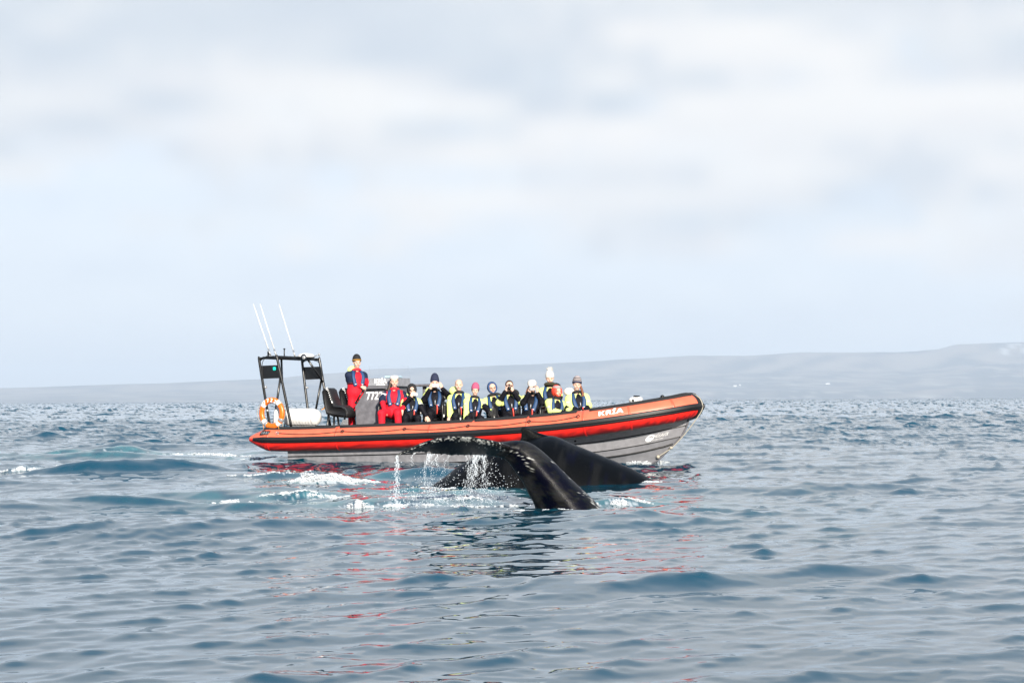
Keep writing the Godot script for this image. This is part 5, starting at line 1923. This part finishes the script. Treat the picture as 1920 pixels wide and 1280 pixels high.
func build_spray() -> void:
	var froth := mat(lin(0.44, 0.47, 0.50), 0.7)
	var drop := StandardMaterial3D.new()
	drop.albedo_color = Color(0.86, 0.89, 0.92, 0.42)
	drop.transparency = BaseMaterial3D.TRANSPARENCY_ALPHA
	drop.roughness = 0.3
	var p6 := pebble()
	foam("white foam breaking on the wave crest between the tail and the stern", [[-3.24, -33.55, 0.60, 0.10, 0.03, 6500, 0.085, 0.013, 1], [-3.62, -33.58, 0.16, 0.07, 0.0, 700, 0.16, 0.012, 1], [-4.75, -35.6, 0.7, 0.04, 0.02, 300, 0.015, 0.010], [-2.6, -33.5, 0.3, 0.06, 0.0, 500, 0.04, 0.012]], p6, froth)
	foam("foam speckling the dark waves left of the whale tail", [[-3.97, -27.3, 0.30, 0.10, 0.0, 1500, 0.06, 0.009], [-3.3, -28.2, 0.5, 0.12, -0.1, 400, 0.02, 0.007], [-2.6, -28.0, 0.5, 0.15, 0.1, 400, 0.02, 0.007]], p6, froth)
	foam("foam where the dripping water hits the sea", [[-1.6, -26.5, 0.60, 0.06, 0.02, 1500, 0.03, 0.008], [-2.15, -26.45, 0.14, 0.08, 0.0, 900, 0.12, 0.009], [-0.9, -27.3, 0.8, 0.3, 0.0, 900, 0.02, 0.008], [-0.3, -26.3, 0.6, 0.10, 0.0, 600, 0.02, 0.007], [-0.5, -29.5, 0.9, 0.5, 0.0, 500, 0.02, 0.008]], p6, froth)
	foam("foam curling round the base of the whale tail", [[1.15, -26.1, 0.10, 0.06, 0.3, 600, 0.06, 0.008], [1.5, -26.35, 0.18, 0.06, 0.1, 1000, 0.06, 0.009], [0.62, -25.42, 0.36, 0.05, 0.0, 70, 0.015, 0.006], [0.25, -25.5, 0.2, 0.06, 0.0, 260, 0.02, 0.007], [1.75, -26.6, 0.2, 0.05, 0.1, 200, 0.03, 0.007]], p6, froth)
	foam("foam of the boat's wake behind its stern", [[-8.0, -50.8, 0.9, 0.25, 0.0, 1800, 0.05, 0.022], [-6.0, -45.9, 0.7, 0.2, -0.2, 700, 0.05, 0.016]], p6, froth)
	foam("foam thrown up where the bow meets the water", [[3.05, -42.85, 0.45, 0.12, -0.3, 1600, 0.08, 0.013], [2.5, -43.2, 0.5, 0.1, -0.3, 400, 0.03, 0.011]], p6, froth)
	foam("thin foam lines on the big waves at the left edge", [[-10.1, -39.3, 0.5, 0.05, -0.1, 900, 0.04, 0.011], [-9.3, -39.0, 0.3, 0.04, -0.1, 250, 0.03, 0.009], [-11.8, -50.0, 1.2, 0.4, 0.0, 350, 0.03, 0.012]], p6, froth)
	foam("foam at the head end of the surfacing whale", [[2.35, -32.6, 0.25, 0.12, 0.1, 450, 0.03, 0.009], [-1.3, -32.1, 0.5, 0.1, 0.0, 300, 0.02, 0.008]], p6, froth)
	# water running off the fluke
	var places := []
	var edge := smooth([Vector3(-0.20, 0.66, -25.92), Vector3(-0.298, 0.690, -25.8), Vector3(-0.492, 0.705, -25.62), Vector3(-0.670, 0.706, -25.5), Vector3(-0.844, 0.716, -25.38), Vector3(-1.038, 0.734, -25.25), Vector3(-1.171, 0.752, -25.15), Vector3(-1.344, 0.752, -25.03), Vector3(-1.510, 0.725, -24.96)], 12)
	var strands := []
	for k in 17:
		strands.append([pow(rng.randf(), 1.1) * 0.86, rng.randf_range(0.25, 1.0), rng.randf_range(0.5, 1.0)])
	for k in 9:
		strands.append([rng.randf_range(0.17, 0.30), rng.randf_range(0.6, 1.0), 1.25])
	for k in 3:
		strands.append([0.995, 1.0, 1.3])
	for k in 6:
		strands.append([rng.randf_range(0.60, 0.74), rng.randf_range(0.4, 0.9), 1.1])
	for s in strands:
		var f: float = s[0] * (edge.size() - 1)
		var at: Vector3 = edge[int(f)].lerp(edge[mini(int(f) + 1, edge.size() - 1)], f - int(f))
		var v := Vector3(rng.randfn(-0.12, 0.16), 0.0, rng.randfn(0.1, 0.12))
		if s[0] > 0.95:
			v = Vector3(rng.randfn(-0.02, 0.015), 0.0, 0.0)
		elif s[0] < 0.35 and s[2] > 1.2:
			v = Vector3(-0.85 * pow(rng.randf(), 1.4) + 0.08, 0.0, rng.randfn(0.1, 0.1))
		var last: float = sqrt(2.0 * at.y / 9.8) * s[1]
		var n := int(95 * s[1] * s[2])
		var wob := rng.randf() * 9.0
		for i in n:
			var t: float = last * pow((i + rng.randf()) / n, 0.7)
			var spread: float = 0.002 + 0.026 * t / 0.38
			var q: Vector3 = at + v * t + Vector3(rng.randfn(0, spread) + 0.012 * sin(t * 40.0 + wob), -4.9 * t * t, rng.randfn(0, spread))
			if q.y < 0.0:
				continue
			var r: float = rng.randf_range(0.0013, 0.0034) * s[2]
			places.append(Transform3D(Basis.from_scale(Vector3(r, r * rng.randf_range(1.2, 4.5), r)), q))
	# loose drops
	for i in 1000:
		var c: Array = [[-0.85, 0.26, 0.30, 0.20], [-1.35, 0.16, 0.22, 0.13], [-0.45, 0.30, 0.22, 0.2], [-1.1, 0.12, 0.4, 0.10], [-0.3, 0.25, 0.16, 0.2]][rng.randi() % 5]
		var q := Vector3(c[0] + rng.randfn(0, c[2]), absf(c[1] + rng.randfn(0, c[3])), -25.9 + rng.randfn(0, 0.25))
		if q.y > 0.68:
			continue
		var r := 0.0025 + 0.0048 * pow(rng.randf(), 2.0)
		places.append(Transform3D(Basis.from_scale(Vector3(r, r * 1.2, r)), q))
	scatter("dripping_water", "water streaming and dripping in drops off the lifted whale fluke", "water drops", pebble(6, 4), drop, places)

func build_farms() -> void:
	var wall := mat(lin(0.55, 0.55, 0.53), 0.8)
	var roof := mat(lin(0.40, 0.40, 0.40), 0.8)
	for f in [[6.66, 0.27, 46.0, "larger white farmhouse on the far slope just right of the boat's nose"], [6.80, 0.285, 26.0, "small white barn on the far slope behind the larger farmhouse"], [9.38, 0.30, 60.0, "long white farm building on the far slope towards the right"]]:
		var at := hill_at(f[0], f[1])
		var house := thing("farmhouse", f[3], "house", at, 0.0, "white farm buildings on the far shore")
		var l: float = f[2]
		var st := st_new()
		block(st, Transform3D(Basis.IDENTITY, Vector3(0, 6, 0)), Vector3(l, 16, 16), 0.2)
		obj("wall", st, wall, house)
		st = st_new()
		st.set_smooth_group(-1)
		slab(st, [Vector2(-9.5, 14), Vector2(9.5, 14), Vector2(0, 22)], -l / 2 - 1.0, l / 2 + 1.0, 0.1, Transform3D(Basis(Vector3.UP, PI / 2), Vector3.ZERO))
		obj("roof", st, roof, house)

func _ready() -> void:
	rng.seed = 7
	var cam := Camera3D.new()
	cam.name = "camera"
	cam.fov = 20.26
	cam.near = 0.1
	cam.far = 90000.0
	cam.position = Vector3(0, EYE, 0)
	cam.rotation_degrees = Vector3(1.76, 0, -0.3)
	add_child(cam)
	var env := Environment.new()
	env.background_mode = Environment.BG_SKY
	env.sky = Sky.new()
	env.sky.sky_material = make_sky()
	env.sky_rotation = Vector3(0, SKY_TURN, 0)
	env.background_energy_multiplier = 1.0
	env.tonemap_mode = Environment.TONE_MAPPER_LINEAR
	env.tonemap_exposure = 2.08
	env.sdfgi_enabled = true
	env.ssao_enabled = true
	env.ssil_enabled = true
	env.fog_enabled = true
	env.fog_light_color = Color(0.85, 0.915, 0.99)
	env.fog_density = 0.000050
	var we := WorldEnvironment.new()
	we.name = "world"
	we.environment = env
	add_child(we)
	var sun := DirectionalLight3D.new()
	sun.name = "sun"
	sun.light_energy = 1.6
	sun.light_color = Color(1.0, 0.965, 0.91)
	sun.light_angular_distance = 0.5
	sun.shadow_enabled = true
	sun.rotation_degrees = Vector3(-21, 13, 0)
	add_child(sun)
	noise_soft = make_noise(0.02, 1, 0.78, 1.0)
	noise_fine = make_noise(0.08, 2, 0.7, 1.0)
	noise_cloth = make_noise(0.035, 6, 0.86, 1.0, 256, 3)
	set_swells()
	build_sea()
	build_hills()
	build_farms()
	build_boat()
	build_boat_gear()
	build_whales()
	build_people()
	build_spray()
